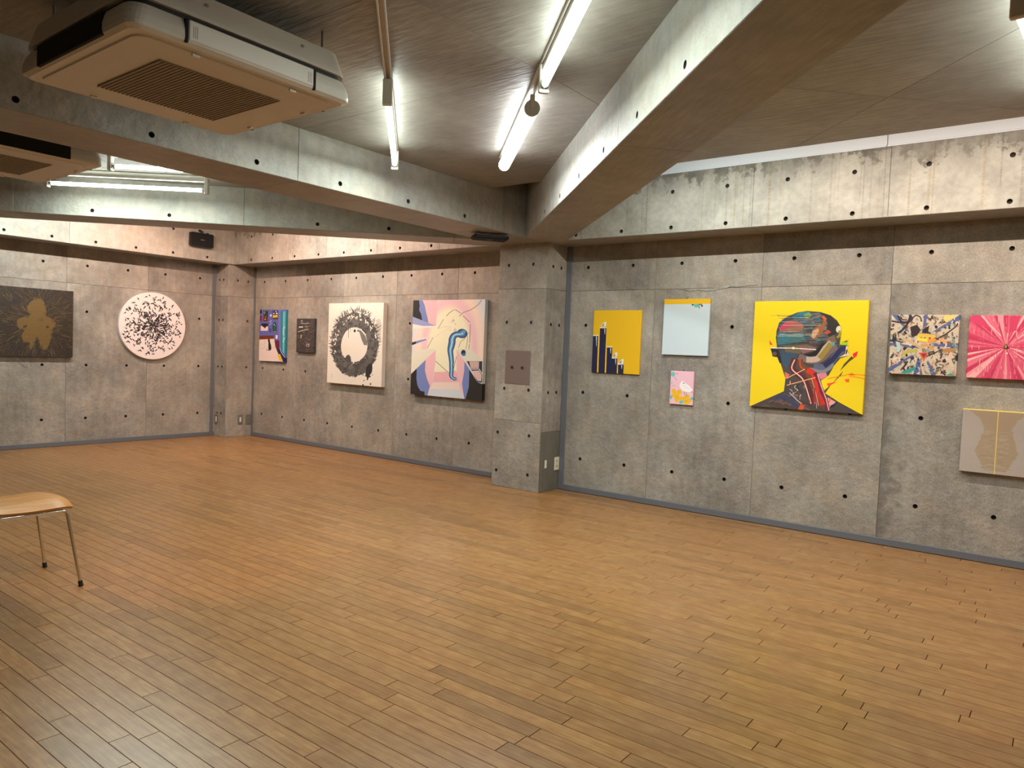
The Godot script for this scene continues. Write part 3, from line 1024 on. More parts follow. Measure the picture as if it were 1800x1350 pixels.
func build_lights() -> void:
	track("beige lighting track on the ceiling beside the large air conditioner", Vector3(5.3, 0, 2.26), Vector3(9.6, 0, 6.56))
	track("beige lighting track on the ceiling holding the thick tube lamp", Vector3(5.86, 0, 1.84), Vector3(10.0, 0, 5.98))
	var g := "bare fluorescent tubes on ceiling tracks"
	fluorescent("bare white fluorescent tube in line with the track beside the air conditioner", Vector3(6.262, 2.425, 3.222), Vector3(5.385, 2.425, 2.345), g)
	fluorescent("bare white fluorescent tube lit just before the thick round-capped lamp", Vector3(7.86, 2.425, 3.84), Vector3(7.012, 2.425, 2.992), g)
	fluorescent("bare white fluorescent tube spanning the bay behind the straight beam", Vector3(2.50, 2.425, 3.285), Vector3(3.42, 2.425, 2.515), g)
	fluorescent("bare white fluorescent tube half hidden behind the straight beam", Vector3(3.57, 2.425, 3.285), Vector3(4.45, 2.425, 2.505), g)
	fluorescent("bare white fluorescent tube on the ceiling over the pink canvas", Vector3(8.718, 2.425, 2.74), Vector3(8.80, 2.425, 1.545), g)
	fluorescent("bare white fluorescent tube on the track over the floor behind the viewer", Vector3(8.9, 2.425, 5.86), Vector3(8.05, 2.425, 5.01), g, 0.7)
	# thick LED tube lamp hung from the end of the second track
	var a := Vector3(6.74, 2.452, 2.71)
	var b := Vector3(5.915, 2.452, 1.885)
	var mid := (a + b) * 0.5
	var o := thing("tube_lamp", "thick glowing white tube lamp with a grey round end cap", "lamp", mid, atan2(-(b - a).z, (b - a).x))
	var h := (b - a).length() * 0.5
	var e := Mesher.new()
	e.cyl(Vector3(-h + 0.014, 0, 0), Vector3(h - 0.03, 0, 0), 0.036, 0.036, 28)
	e.cyl(Vector3(h - 0.03, 0, 0), Vector3(h - 0.012, 0, 0), 0.036, 0.031, 28, false)
	put(e, "diffuser", M.glass_led, o)
	var c := Mesher.new()
	c.cyl(Vector3(-h - 0.006, 0, 0), Vector3(-h + 0.013, 0, 0), 0.039, 0.039, 28)
	var cap := put(c, "end_cap", M.beige, o)
	var k := Mesher.new()
	k.box(Vector3(-h - 0.01, -0.004, -0.012), Vector3(-h + 0.012, 0.066, 0.012), 0.003)
	put(k, "clip", M.beige, cap)
	var k2 := Mesher.new()
	k2.box(Vector3(h - 0.05, 0.034, -0.02), Vector3(h - 0.005, 0.066, 0.02), 0.004)
	put(k2, "clip", M.white, o)
	area(o, Vector3(0, -0.04, 0), Vector3.DOWN, Vector2(h * 1.85, 0.06), Vector3.RIGHT, Color(0.97, 0.99, 1.0), 2.6)
	area(o, Vector3(0, 0.04, 0), Vector3.UP, Vector2(h * 1.8, 0.05), Vector3.RIGHT, Color(0.97, 0.99, 1.0), 0.15)
	spotlight("black track spotlight with a warm lamp aimed at the floor by the chair", Vector3(7.06, CEIL - 0.021, 4.02), Vector3(4.35, 0, 3.2), 24.0, 2.6)
	# linear wall washers fixed to the ceiling edge, inside the slot
	var cool := Color(0.96, 1.0, 0.97)
	var warm := Color(1.0, 0.80, 0.70)
	var soft := Color(1.0, 0.93, 0.86)
	for q in [[6.3, 7.2, cool, 1.0, "pale blue canvas"], [7.25, 8.15, soft, 1.0, "yellow head canvas"], [8.2, 9.1, soft, 1.0, "pink ray canvas"], [9.15, 10.6, soft, 1.0, "bare wall past the grey canvas"]]:
		washer(Vector3(q[0], 0, 0), Vector3(q[1], 0, 0), false, q[2], q[3], q[4])
	for q in [[1.2, 1.95, warm, 1.35, "small dark canvas"], [2.0, 2.85, cool, 1.35, "ink ring canvas"], [2.9, 3.65, warm, 1.35, "blue figure canvas"]]:
		washer(Vector3(q[0], 0, 0), Vector3(q[1], 0, 0), false, q[2], q[3], q[4])
	for q in [[1.2, 2.0, warm, 1.35, "round canvas"], [2.05, 2.9, cool, 1.35, "brown canvas"], [2.95, 3.7, cool, 0.9, "bare wall past the brown canvas"]]:
		washer(Vector3(q[0], 0, 0), Vector3(q[1], 0, 0), true, q[2], q[3], q[4])

func spotlight(label: String, at: Vector3, aim: Vector3, cone: float, e: float) -> void:
	var o := thing("spotlight", label, "spotlight", at, 0.0, "warm track spotlights")
	var warm := Color(1.0, 0.70, 0.47)
	var a := Mesher.new()
	a.box(Vector3(-0.03, -0.022, -0.014), Vector3(0.03, 0.0, 0.014), 0.003)
	put(a, "track_adapter", M.black, o)
	var c := Vector3(0, -0.075, 0)
	var d := (aim - at - c).normalized()
	var b := Mesher.new()
	b.cyl(Vector3(0, -0.02, 0), c, 0.006, 0.006, 10)
	put(b, "arm", M.black, o)
	var h := Mesher.new()
	h.cyl(c - d * 0.06, c - d * 0.03, 0.02, 0.034, 20)
	h.cyl(c - d * 0.03, c + d * 0.05, 0.034, 0.036, 20)
	put(h, "head", M.black, o)
	var g := Mesher.new()
	g.cyl(c + d * 0.0502, c + d * 0.0535, 0.031, 0.030, 20)
	put(g, "lamp_glass", glow(warm, 4.0), o)
	var l := SpotLight3D.new()
	l.name = numbered("lamp_light")
	o.add_child(l, true)
	l.look_at_from_position(at + c + d * 0.056, aim)
	l.light_color = warm
	l.light_energy = e
	l.light_size = 0.03
	l.spot_angle = cone
	l.spot_range = 14.0
	l.spot_attenuation = 2.0
	l.spot_angle_attenuation = 0.6
	l.shadow_enabled = true

func washer(a: Vector3, b: Vector3, far: bool, c: Color, p: float, over: String) -> void:
	var l := b.x - a.x
	var o := thing("strip_light", "slim strip light in the ceiling slot above the " + over, "light", Vector3((a.x + b.x) * 0.5, 2.568, SLOT), 0.0, "strip lights in the ceiling slot")
	if far:
		o.position = Vector3(SLOT, 2.568, (a.x + b.x) * 0.5)
		o.rotation.y = PI / 2
	var e := Mesher.new()
	e.box(Vector3(-l * 0.5, -0.009, -0.0065), Vector3(l * 0.5, 0.012, -0.0005), 0.001)
	put(e, "housing", M.white, o)
	var f := Mesher.new()
	f.box(Vector3(-l * 0.5 + 0.01, -0.007, -0.0125), Vector3(l * 0.5 - 0.01, 0.007, -0.0068), 0.001)
	put(f, "lens", glow(c, 2.0), o)
	area(o, Vector3(0, -0.002, -0.0150), Vector3(0, -1.3, -0.75), Vector2(l - 0.02, 0.012), Vector3.RIGHT, c, 1.7 * p)

# ---------------------------------------------------------------- air conditioners
func rring(half: float, r: float, y: float, n := 6) -> PackedVector3Array:
	var out := PackedVector3Array()
	for q in 4:
		var cx := (half - r) * (1 if q == 0 or q == 3 else -1)
		var cz := (half - r) * (1 if q == 2 or q == 3 else -1)
		# counter-clockwise seen from above: +x -z first
		for i in n + 1:
			var t := PI / 2 * q + PI / 2 * i / n
			out.append(Vector3(cx + cos(t) * r, y, cz - sin(t) * r))
	return out

func air_conditioner(at: Vector3, label: String, open_side: int) -> void:
	var o := thing("air_conditioner", label, "air conditioner", at, 0.0, "ceiling air conditioners")
	var H := 0.456
	var e := Mesher.new()
	# lower panel: shallow dished underside, crisp lip, bowed side
	e.loft([rring(H - 0.085, 0.05, 0.004), rring(H - 0.02, 0.04, 0.0), rring(H - 0.003, 0.042, 0.010), rring(H, 0.046, 0.022), rring(H - 0.001, 0.05, 0.045), rring(H - 0.006, 0.054, 0.066), rring(H - 0.014, 0.056, 0.084)])
	put(e, "lower_panel", M.ac, o)
	var s := Mesher.new()
	s.loft([rring(H - 0.055, 0.05, -0.004), rring(H - 0.05, 0.05, 0.003)])
	put(s, "underside_panel", M.ac, o)
	var k := Mesher.new()
	k.loft([rring(H - 0.03, 0.05, 0.08), rring(H - 0.03, 0.05, 0.118)])
	put(k, "air_gap", M.black, o)
	var u := Mesher.new()
	u.loft([rring(H - 0.012, 0.06, 0.104), rring(H - 0.014, 0.06, 0.118), rring(H - 0.035, 0.06, 0.198), rring(H - 0.042, 0.06, 0.203)])
	put(u, "upper_casing", M.ac, o)
	# intake grille
	var gr := Mesher.new()
	gr.box(Vector3(-0.25, -0.0075, -0.25), Vector3(0.25, -0.0035, 0.25), 0.001)
	var gp := put(gr, "intake_grille", M.ac_grille, o)
	var sl := Mesher.new()
	for i in 32:
		var z := -0.245 + 0.0158 * i
		sl.box(Vector3(-0.247, -0.0105, z), Vector3(0.247, -0.0072, z + 0.006))
	put(sl, "grille_slats", M.ac_grille, gp).set_meta("kind", "stuff")
	# outlets on the four sides: a flap, or an open black slot
	for q in 4:
		var xf := Transform3D(Basis(Vector3.UP, PI / 2 * q), Vector3.ZERO)     # q = 0 faces +x, 1 -z, 2 -x, 3 +z
		var a := Mesher.new()
		a.xf = xf
		if q == open_side:
			a.box(Vector3(H - 0.03, 0.006, -0.268), Vector3(H + 0.002, 0.083, 0.268), 0.001)
			put(a, "open_outlet", M.black_soft, o)
		else:
			for d in [-0.268, 0.258]:
				var ga := Mesher.new()
				ga.xf = xf
				ga.box(Vector3(H - 0.03, 0.006, d), Vector3(H + 0.0012, 0.084, d + 0.011), 0.0005)
				put(ga, "outlet_gap", M.black_soft, o)
			var f := Mesher.new()
			f.xf = xf
			f.box(Vector3(H - 0.02, 0.016, -0.256), Vector3(H + 0.003, 0.083, 0.257), 0.003)
			var fp := put(f, "outlet_flap", M.white, o)
			for d in [-0.246, 0.226]:
				for j in 3:
					var mk := Mesher.new()
					mk.xf = xf
					mk.box(Vector3(H + 0.0025, 0.026, d + 0.007 * j), Vector3(H + 0.0034, 0.066, d + 0.007 * j + 0.002))
					put(mk, "finger_rib", M.ac_grille, fp)
			for d in [-0.2, 0.2]:
				var cl := Mesher.new()
				cl.xf = xf
				cl.box(Vector3(H - 0.062, -0.011, d - 0.014), Vector3(H - 0.05, -0.003, d + 0.014), 0.002)
				put(cl, "latch", M.white, o)
	for sx in [-1.0, 1.0]:
		for sz in [-1.0, 1.0]:
			var rd := Mesher.new()
			rd.cyl(Vector3(sx * 0.365, 0.2, sz * 0.365), Vector3(sx * 0.365, CEIL - at.y - 0.0005, sz * 0.365), 0.006, 0.006, 10)
			put(rd, "hanger_rod", M.steel, o)
	for d in [-0.22, 0.18]:
		var sc := Mesher.new()
		sc.cyl(Vector3(0.42, 0.165, d), Vector3(0.434, 0.166, d), 0.007, 0.006, 8)
		put(sc, "screw", M.steel, o)

# ---------------------------------------------------------------- canvases
func canvas(called: String, label: String, p: Painter, xf: Transform3D, w: float, h: float, deep: float, off := 0.003, hook := false) -> Node3D:
	var o := thing(called, label, "painting")
	o.transform = xf
	var pt := deep + off
	var e := Mesher.new()
	var k := 0.002
	var hw := w * 0.5
	# front, rounded edge, wrapped sides (u, v inside the picture)
	var f := func(x: float, y: float) -> Vector2:
		return Vector2(clampf(x / w + 0.5, 0.004, 0.996), clampf(1.0 - y / h, 0.004, 0.996))
	var c := [Vector2(-hw, 0), Vector2(hw, 0), Vector2(hw, h), Vector2(-hw, h)]
	var ins := [Vector2(-hw + k, k), Vector2(hw - k, k), Vector2(hw - k, h - k), Vector2(-hw + k, h - k)]
	e.quad(Vector3(ins[0].x, ins[0].y, pt), Vector3(ins[1].x, ins[1].y, pt), Vector3(ins[2].x, ins[2].y, pt), Vector3(ins[3].x, ins[3].y, pt), f.call(ins[0].x, ins[0].y), f.call(ins[1].x, ins[1].y), f.call(ins[2].x, ins[2].y), f.call(ins[3].x, ins[3].y))
	for i in 4:
		var j := (i + 1) % 4
		var ua: Vector2 = f.call(c[i].x, c[i].y)
		var ub: Vector2 = f.call(c[j].x, c[j].y)
		e.quad(Vector3(c[i].x, c[i].y, pt - k), Vector3(c[j].x, c[j].y, pt - k), Vector3(ins[j].x, ins[j].y, pt), Vector3(ins[i].x, ins[i].y, pt), ua, ub, ub, ua)
		e.quad(Vector3(c[i].x, c[i].y, off), Vector3(c[j].x, c[j].y, off), Vector3(c[j].x, c[j].y, pt - k), Vector3(c[i].x, c[i].y, pt - k), ua, ub, ub, ua)
	var m := mat(Color.WHITE, 0.62)
	m.albedo_texture = ImageTexture.create_from_image(p.img)
	put(e, "canvas", m, o)
	var b := Mesher.new()
	var t := minf(0.03, w * 0.12)
	for q in [[-hw + 0.002, 0.002, hw - 0.002, t], [-hw + 0.002, h - t, hw - 0.002, h - 0.002], [-hw + 0.002, t, -hw + t, h - t], [hw - t, t, hw - 0.002, h - t]]:
		b = Mesher.new()
		b.box(Vector3(q[0], q[1], 0.001), Vector3(q[2], q[3], off + 0.012))
		put(b, "stretcher_bar", M.bar, o)
	if hook:
		var q := Mesher.new()
		q.box(Vector3(-0.004, h - 0.01, 0.001), Vector3(0.004, h + 0.018, 0.004), 0.001)
		q.cyl(Vector3(0, h + 0.012, 0.0), Vector3(0, h + 0.012, 0.010), 0.0045, 0.0045, 10)
		put(q, "hook", M.steel, o)
	return o

func on_right(x0: float, x1: float, y0: float) -> Transform3D:
	return Transform3D(Basis.IDENTITY, Vector3((x0 + x1) * 0.5, y0, 0.0))

func on_far(z: float, y0: float) -> Transform3D:
	return Transform3D(Basis(Vector3.UP, PI / 2), Vector3(0.0, y0, z))

func v2(a: Array) -> Array:
	var out := []
	for i in range(0, a.size(), 2):
		out.append(Vector2(a[i], a[i + 1]))
	return out

func art_head() -> Painter:
	var p := Painter.new(720, 720, v2([92, 92, 1297, 72, 1250, 1290, 50, 1190]), rgb(238, 208, 0))
	var sil := [330, 570, 318, 480, 322, 400, 350, 310, 430, 250, 540, 205, 640, 190, 780, 200, 890, 235, 960, 290, 995, 350, 1000, 440, 990, 540, 1085, 550, 1070, 600, 1105, 655, 1000, 690, 940, 760, 880, 870, 790, 930, 850, 1060, 990, 1150, 1250, 1292, 50, 1195, 410, 1035, 425, 900, 400, 830, 350, 680, 290, 670, 262, 585]
	p.poly(sil, rgb(72, 62, 62))
	var clip := PackedVector2Array()
	for i in range(0, sil.size(), 2):
		clip.append(Vector2(sil[i], sil[i + 1]))
	var r := RandomNumberGenerator.new()
	r.seed = 21
	var cold := [rgb(60, 96, 104), rgb(50, 105, 140), rgb(95, 120, 110), rgb(110, 85, 95), rgb(70, 70, 80), rgb(40, 45, 50), rgb(130, 110, 100)]
	# horizontal drags over the upper head
	for i in 130:
		var y := r.randf_range(200, 560)
		var x := r.randf_range(320, 820)
		var l := r.randf_range(60, 190)
		if Geometry2D.is_point_in_polygon(Vector2(x, y), clip) and Geometry2D.is_point_in_polygon(Vector2(x + l, y - 8), clip):
			p.line([x, y, x + l * 0.5, y + r.randf_range(-8, 8), x + l, y + r.randf_range(-14, 6)], r.randf_range(6, 20), cold[r.randi() % cold.size()])
	p.poly([335, 545, 328, 440, 600, 420, 625, 500, 560, 520], rgb(72, 118, 122))
	p.poly([340, 500, 400, 465, 470, 480, 440, 515, 345, 530], rgb(55, 130, 150))
	p.poly([345, 400, 380, 330, 440, 290, 590, 320, 610, 360, 560, 385, 420, 405], rgb(190, 96, 90))
	p.poly([350, 380, 395, 325, 475, 320, 460, 350, 370, 400], rgb(214, 70, 100))
	p.poly([420, 370, 600, 350, 590, 400, 450, 415], rgb(176, 120, 100))
	p.poly([480, 250, 560, 205, 640, 195, 710, 225, 640, 270, 500, 278], rgb(45, 115, 140))
	p.poly([600, 230, 660, 200, 690, 240, 640, 280], rgb(120, 150, 90))
	p.poly([690, 420, 720, 370, 800, 320, 830, 250, 850, 310, 800, 430, 720, 490], rgb(150, 92, 58))
	p.poly([690, 470, 700, 400, 760, 370, 770, 400, 720, 480], rgb(206, 160, 120))
	p.poly([780, 205, 890, 240, 985, 330, 985, 390, 900, 480, 840, 430, 860, 310], rgb(42, 38, 36))
	p.poly([815, 235, 850, 270, 830, 300, 790, 250], rgb(196, 96, 40))
	p.poly([820, 420, 860, 385, 900, 410, 850, 440], rgb(190, 70, 55))
	p.poly([840, 480, 930, 440, 960, 520, 870, 560], rgb(120, 95, 75))
	for i in 26:
		var y := 236.0 + i * 11.5
		var x := 395.0 - absf(330 - y) * 0.2 - r.randf() * 60.0
		var cc: Color = [rgb(20, 26, 28), rgb(40, 90, 96), rgb(205, 205, 190), rgb(35, 45, 40)][r.randi() % 4]
		p.line([x, y, r.randf_range(560, 830), y + 2], r.randf_range(1.8, 3.4), cc)
	p.line([255, 240, 700, 240], 2.2, rgb(70, 70, 40))
	p.line([340, 268, 760, 268], 2.2, rgb(50, 50, 40))
	# lower face
	p.poly([372, 600, 520, 596, 570, 650, 500, 690, 430, 800, 380, 720], rgb(52, 76, 100))
	p.poly([400, 560, 640, 540, 720, 560, 560, 640, 420, 620], rgb(110, 96, 66))
	p.poly([560, 560, 740, 570, 735, 600, 600, 640], rgb(140, 96, 100))
	p.poly([268, 590, 350, 600, 385, 730, 362, 742, 332, 668, 285, 668], rgb(24, 20, 24))
	p.ell(305, 640, 24, 22, rgb(95, 70, 60))
	p.poly([740, 606, 800, 530, 838, 540, 740, 660, 600, 690, 585, 650, 660, 640], rgb(24, 20, 26))
	p.curve([560, 670, 700, 712, 800, 690, 900, 600, 960, 560], 70, rgb(120, 98, 100))
	p.curve([640, 700, 760, 690, 840, 580, 900, 520], 62, rgb(196, 172, 158))
	p.curve([780, 690, 850, 600, 900, 530], 58, rgb(152, 132, 58))
	p.curve([720, 770, 850, 780, 950, 660, 1020, 590], 72, rgb(92, 98, 122))
	p.curve([830, 770, 920, 700, 1000, 600, 1050, 590], 54, rgb(30, 40, 88))
	p.curve([680, 800, 800, 830, 880, 800, 930, 750], 34, rgb(130, 130, 140))
	p.ell(975, 380, 26, 36, rgb(226, 214, 190), 0.3)
	p.curve([985, 395, 990, 440, 960, 470], 26, rgb(158, 138, 60))
	p.poly([900, 510, 940, 520, 930, 560, 900, 545], rgb(90, 160, 160))
	p.poly([1060, 560, 1080, 552, 1070, 610, 1105, 655, 985, 680, 1050, 640], rgb(226, 214, 196))
	p.poly([1060, 600, 1075, 590, 1070, 640, 1055, 645], rgb(60, 40, 40))
	p.line([262, 578, 500, 581, 742, 596], 9, rgb(242, 240, 234))
	p.ell(502, 580, 16, 12, rgb(245, 243, 236))
	# neck
	p.curve([520, 690, 500, 800, 610, 900, 660, 1000, 720, 1180], 66, rgb(92, 26, 28))
	p.curve([575, 700, 590, 760, 660, 830, 700, 920, 760, 1060, 800, 1190], 60, rgb(120, 60, 34))
	p.curve([650, 810, 720, 850, 760, 950, 790, 1060, 830, 1180], 58, rgb(208, 44, 24))
	p.curve([730, 840, 780, 930, 810, 1040, 870, 1160, 880, 1245], 40, rgb(112, 16, 44))
	p.curve([520, 700, 492, 800, 600, 900, 650, 1010, 700, 1170], 11, rgb(226, 208, 198))
	p.curve([700, 900, 745, 1040, 780, 1190], 8, rgb(214, 150, 140))
	p.curve([760, 850, 805, 985, 860, 1120, 890, 1240], 12, rgb(228, 170, 168))
	p.curve([575, 690, 580, 770, 630, 810], 9, rgb(204, 92, 40))
	p.poly([760, 850, 852, 838, 866, 878, 800, 915], rgb(216, 128, 142))
	p.poly([415, 830, 470, 860, 440, 900, 425, 900], rgb(214, 110, 84))
	p.line([432, 900, 628, 802], 9, rgb(246, 164, 116))
	p.line([440, 972, 742, 890], 9, rgb(246, 164, 116))
	p.line([475, 925, 475, 965], 9, rgb(246, 164, 116))
	for i in 34:
		var x := r.randf_range(450, 620)
		var y := r.randf_range(960, 1070)
		p.curve([x, y, x + r.randf_range(-30, 30), y + 20, x + r.randf_range(-20, 40), y + r.randf_range(20, 60)], r.randf_range(4, 14), [rgb(196, 180, 168), rgb(40, 36, 34), rgb(100, 84, 74), rgb(64, 56, 60)][r.randi() % 4])
	# shoulders
	for i in 44:
		var x := r.randf_range(160, 600)
		var y := r.randf_range(1080, 1230)
		if Geometry2D.is_point_in_polygon(Vector2(x, y - 24), clip) and Geometry2D.is_point_in_polygon(Vector2(x + 60, y + 10), clip):
			p.curve([x, y, x + 40, y - 16, x + 90, y + 14], r.randf_range(6, 20), [rgb(96, 72, 70), rgb(60, 50, 56), rgb(118, 84, 80), rgb(74, 60, 50)][r.randi() % 4])
	p.curve([320, 1110, 420, 1090, 500, 1150, 560, 1190], 40, rgb(54, 60, 96))
	p.curve([470, 1050, 540, 1120, 600, 1170], 9, rgb(190, 190, 200))
	for i in 16:
		var x := r.randf_range(660, 830)
		p.line([x, r.randf_range(990, 1120), x + 20, r.randf_range(1130, 1230)], r.randf_range(3, 7), [rgb(240, 214, 190), rgb(60, 20, 20), rgb(232, 100, 60), rgb(170, 40, 40)][r.randi() % 4])
	p.poly([560, 1230, 600, 1150, 615, 1190, 640, 1170, 610, 1240], rgb(206, 84, 44))
	p.poly([870, 1100, 960, 1150, 905, 1230, 890, 1180], rgb(226, 160, 160))
	p.poly([905, 1190, 985, 1150, 950, 1190, 900, 1228], rgb(28, 24, 26))
	# marks on the yellow ground
	p.poly([250, 495, 285, 548, 255, 545], rgb(232, 70, 30))
	p.poly([1132, 640, 1186, 611, 1176, 664, 1142, 690], rgb(236, 22, 54))
	p.poly([1120, 665, 1146, 688, 1100, 720, 1000, 822, 1040, 750], rgb(84, 68, 44))
	p.poly([930, 940, 1035, 820, 1010, 872, 915, 958, 845, 1062, 832, 1032, 880, 990], rgb(88, 70, 46))
	p.line([870, 905, 1090, 860, 1262, 866], 7, rgb(240, 92, 24))
	p.line([1100, 882, 1180, 888, 1262, 906], 7, rgb(240, 92, 24))
	p.poly([1080, 858, 1130, 845, 1170, 868, 1110, 872], rgb(240, 92, 24))
	p.poly([1050, 912, 1100, 904, 1100, 942, 1066, 942], rgb(240, 92, 24))
	p.poly([862, 955, 975, 934, 900, 975, 875, 985], rgb(238, 80, 30))
	p.poly([880, 1160, 916, 1068, 898, 1150], rgb(238, 80, 30))
	p.poly([996, 545, 1020, 505, 1090, 515, 1068, 548], rgb(170, 200, 20))
	p.poly([1030, 512, 1088, 494, 1060, 518], rgb(20, 60, 40))
	p.curve([1000, 345, 1008, 420, 990, 560], 5, rgb(120, 170, 20))
	return p

func art_abstract() -> Painter:
	var p := Painter.new(560, 560, v2([88, 98, 980, 102, 918, 895, 48, 855]), rgb(206, 188, 166))
	var r := RandomNumberGenerator.new()
	r.seed = 33
	var pal := [rgb(214, 196, 176), rgb(196, 160, 140), rgb(60, 48, 56), rgb(40, 34, 44), rgb(150, 150, 130), rgb(112, 92, 84), rgb(170, 190, 180), rgb(222, 206, 190), rgb(120, 100, 70), rgb(200, 150, 130)]
	for i in 260:
		var x := r.randf_range(60, 960)
		var y := r.randf_range(100, 880)
		var a := r.randf() * TAU
		var l := r.randf_range(20, 80)
		var q := Vector2(cos(a), sin(a)) * l
		p.curve([x, y, x + q.x * 0.5 + r.randf_range(-25, 25), y + q.y * 0.5 + r.randf_range(-25, 25), x + q.x, y + q.y], r.randf_range(8, 38), pal[r.randi() % pal.size()])
	var bl := rgb(84, 98, 152)
	p.poly([480, 500, 90, 100, 150, 100, 390, 410], bl)
	p.poly([470, 470, 515, 100, 562, 100, 510, 330], bl)
	p.poly([560, 360, 980, 100, 975, 170, 620, 330], bl)
	p.poly([640, 470, 950, 480, 945, 530, 640, 510], bl)
	p.poly([480, 540, 60, 500, 65, 460, 420, 510], bl)
	p.poly([400, 610, 50, 850, 45, 790, 330, 630], bl)
	p.poly([440, 640, 490, 870, 370, 870, 420, 690], bl)
	p.poly([560, 690, 660, 880, 600, 880, 545, 720], bl)
	for i in 230:
		var x := r.randf_range(80, 930)
		var y := r.randf_range(120, 860)
		var a := r.randf() * TAU
		var l := r.randf_range(15, 55)
		var q := Vector2(cos(a), sin(a)) * l
		p.curve([x, y, x + q.x * 0.5 + r.randf_range(-18, 18), y + q.y * 0.5 + r.randf_range(-18, 18), x + q.x, y + q.y], r.randf_range(5, 20), pal[r.randi() % pal.size()])
	p.poly([760, 110, 960, 104, 800, 200, 775, 180], rgb(222, 204, 120))
	p.poly([330, 260, 420, 230, 470, 300, 420, 370, 350, 390], rgb(50, 34, 36))
	p.poly([500, 290, 580, 240, 560, 340, 480, 330], rgb(40, 26, 34))
	p.curve([170, 110, 220, 190, 300, 190, 330, 120], 26, rgb(36, 30, 50))
	p.curve([330, 170, 250, 280, 170, 340], 26, rgb(38, 32, 50))
	p.curve([90, 180, 200, 200, 270, 210], 20, rgb(44, 36, 56))
	p.curve([360, 150, 400, 110, 460, 130, 480, 190], 16, rgb(40, 32, 46))
	p.curve([950, 210, 920, 260, 800, 350, 690, 410], 16, rgb(40, 34, 40))
	p.curve([430, 370, 520, 370, 600, 380, 650, 390], 46, rgb(240, 186, 70))
	p.curve([430, 410, 500, 430, 560, 425], 40, rgb(246, 222, 40))
	p.curve([560, 420, 610, 440, 650, 410], 44, rgb(244, 150, 50))
	p.curve([700, 420, 760, 440, 790, 460], 40, rgb(242, 160, 96))
	p.curve([230, 400, 340, 450, 460, 520, 520, 500], 34, rgb(206, 170, 130))
	p.curve([470, 500, 560, 500, 640, 560], 30, rgb(214, 150, 96))
	p.poly([440, 590, 570, 590, 505, 705], rgb(216, 96, 76))
	p.poly([470, 602, 545, 602, 505, 660], rgb(150, 40, 44))
	p.curve([750, 570, 830, 560, 900, 560], 54, rgb(176, 130, 84))
	p.curve([860, 600, 840, 680, 880, 760], 44, rgb(222, 190, 164))
	p.poly([215, 840, 300, 800, 400, 770, 410, 800, 330, 850, 250, 860], rgb(56, 150, 146))
	p.poly([790, 880, 850, 855, 905, 890], rgb(56, 150, 146))
	p.curve([170, 450, 185, 530, 165, 580], 50, rgb(176, 202, 196))
	p.curve([110, 350, 150, 430, 240, 460], 14, rgb(40, 46, 50))
	p.curve([300, 700, 260, 760, 230, 800], 22, rgb(40, 34, 36))
	p.curve([240, 620, 300, 580, 430, 560], 44, rgb(186, 176, 84))
	p.ell(286, 625, 14, 20, rgb(24, 22, 24))
	p.ell(586, 404, 12, 10, rgb(70, 30, 16))
	p.curve([880, 400, 900, 450, 880, 510], 20, rgb(110, 146, 140))
	p.ell(930, 660, 24, 40, rgb(44, 38, 40))
	p.curve([700, 740, 760, 760, 720, 810, 780, 850], 10, rgb(40, 34, 36))
	p.curve([540, 640, 620, 610, 720, 560], 16, rgb(56, 44, 50))
	return p

func art_pink() -> Painter:
	var p := Painter.new(560, 560, v2([1095, 98, 2010, 100, 1975, 985, 1060, 908]), rgb(224, 96, 124))
	var r := RandomNumberGenerator.new()
	r.seed = 44
	var c := Vector2(1520, 512)
	var pal := [rgb(240, 150, 160), rgb(212, 60, 100), rgb(232, 112, 136), rgb(246, 178, 178), rgb(222, 84, 116), rgb(200, 48, 90)]
	for i in 34:
		var a := TAU * i / 34.0 + r.randf() * 0.1
		var b := a + r.randf_range(0.05, 0.2)
		p.poly([c.x, c.y, c.x + cos(a) * 800, c.y + sin(a) * 800, c.x + cos(b) * 800, c.y + sin(b) * 800], pal[r.randi() % pal.size()])
	for i in 240:
		var x := r.randf_range(1070, 2000)
		var y := r.randf_range(100, 960)
		p.line([x, y, x + r.randf_range(-3, 3), y + r.randf_range(20, 130)], r.randf_range(2, 9), pal[r.randi() % pal.size()])
	for i in 22:
		var a := TAU * i / 22.0 + r.randf() * 0.2
		p.poly([c.x + cos(a) * 60, c.y + sin(a) * 60, c.x + cos(a) * 900, c.y + sin(a) * 900, c.x + cos(a + 0.07) * 900, c.y + sin(a + 0.07) * 900], pal[r.randi() % pal.size()])
	p.poly([1100, 110, 1240, 110, 1330, 270, 1100, 180], rgb(214, 60, 104))
	p.poly([1560, 110, 1680, 110, 1640, 300, 1560, 320], rgb(212, 56, 100))
	p.line([1230, 110, 1460, 370], 12, rgb(250, 196, 196))
	p.line([1540, 330, 1525, 480], 16, rgb(246, 186, 186))
	for i in 8:
		p.curve([1500 + 6 * i, 250, 1480 + 12 * i, 330, 1510 + 3 * i, 420, 1505 + 4 * i, 470], 3, pal[i % pal.size()])
	p.poly([1524, 468, 1562, 535, 1535, 550, 1482, 540], rgb(70, 50, 20))
	p.poly([1522, 478, 1534, 520, 1505, 532], rgb(190, 160, 70))
	p.poly([1540, 500, 1556, 530, 1540, 540], rgb(30, 22, 14))
	p.ell(1535, 600, 10, 12, rgb(250, 210, 210))
	return p

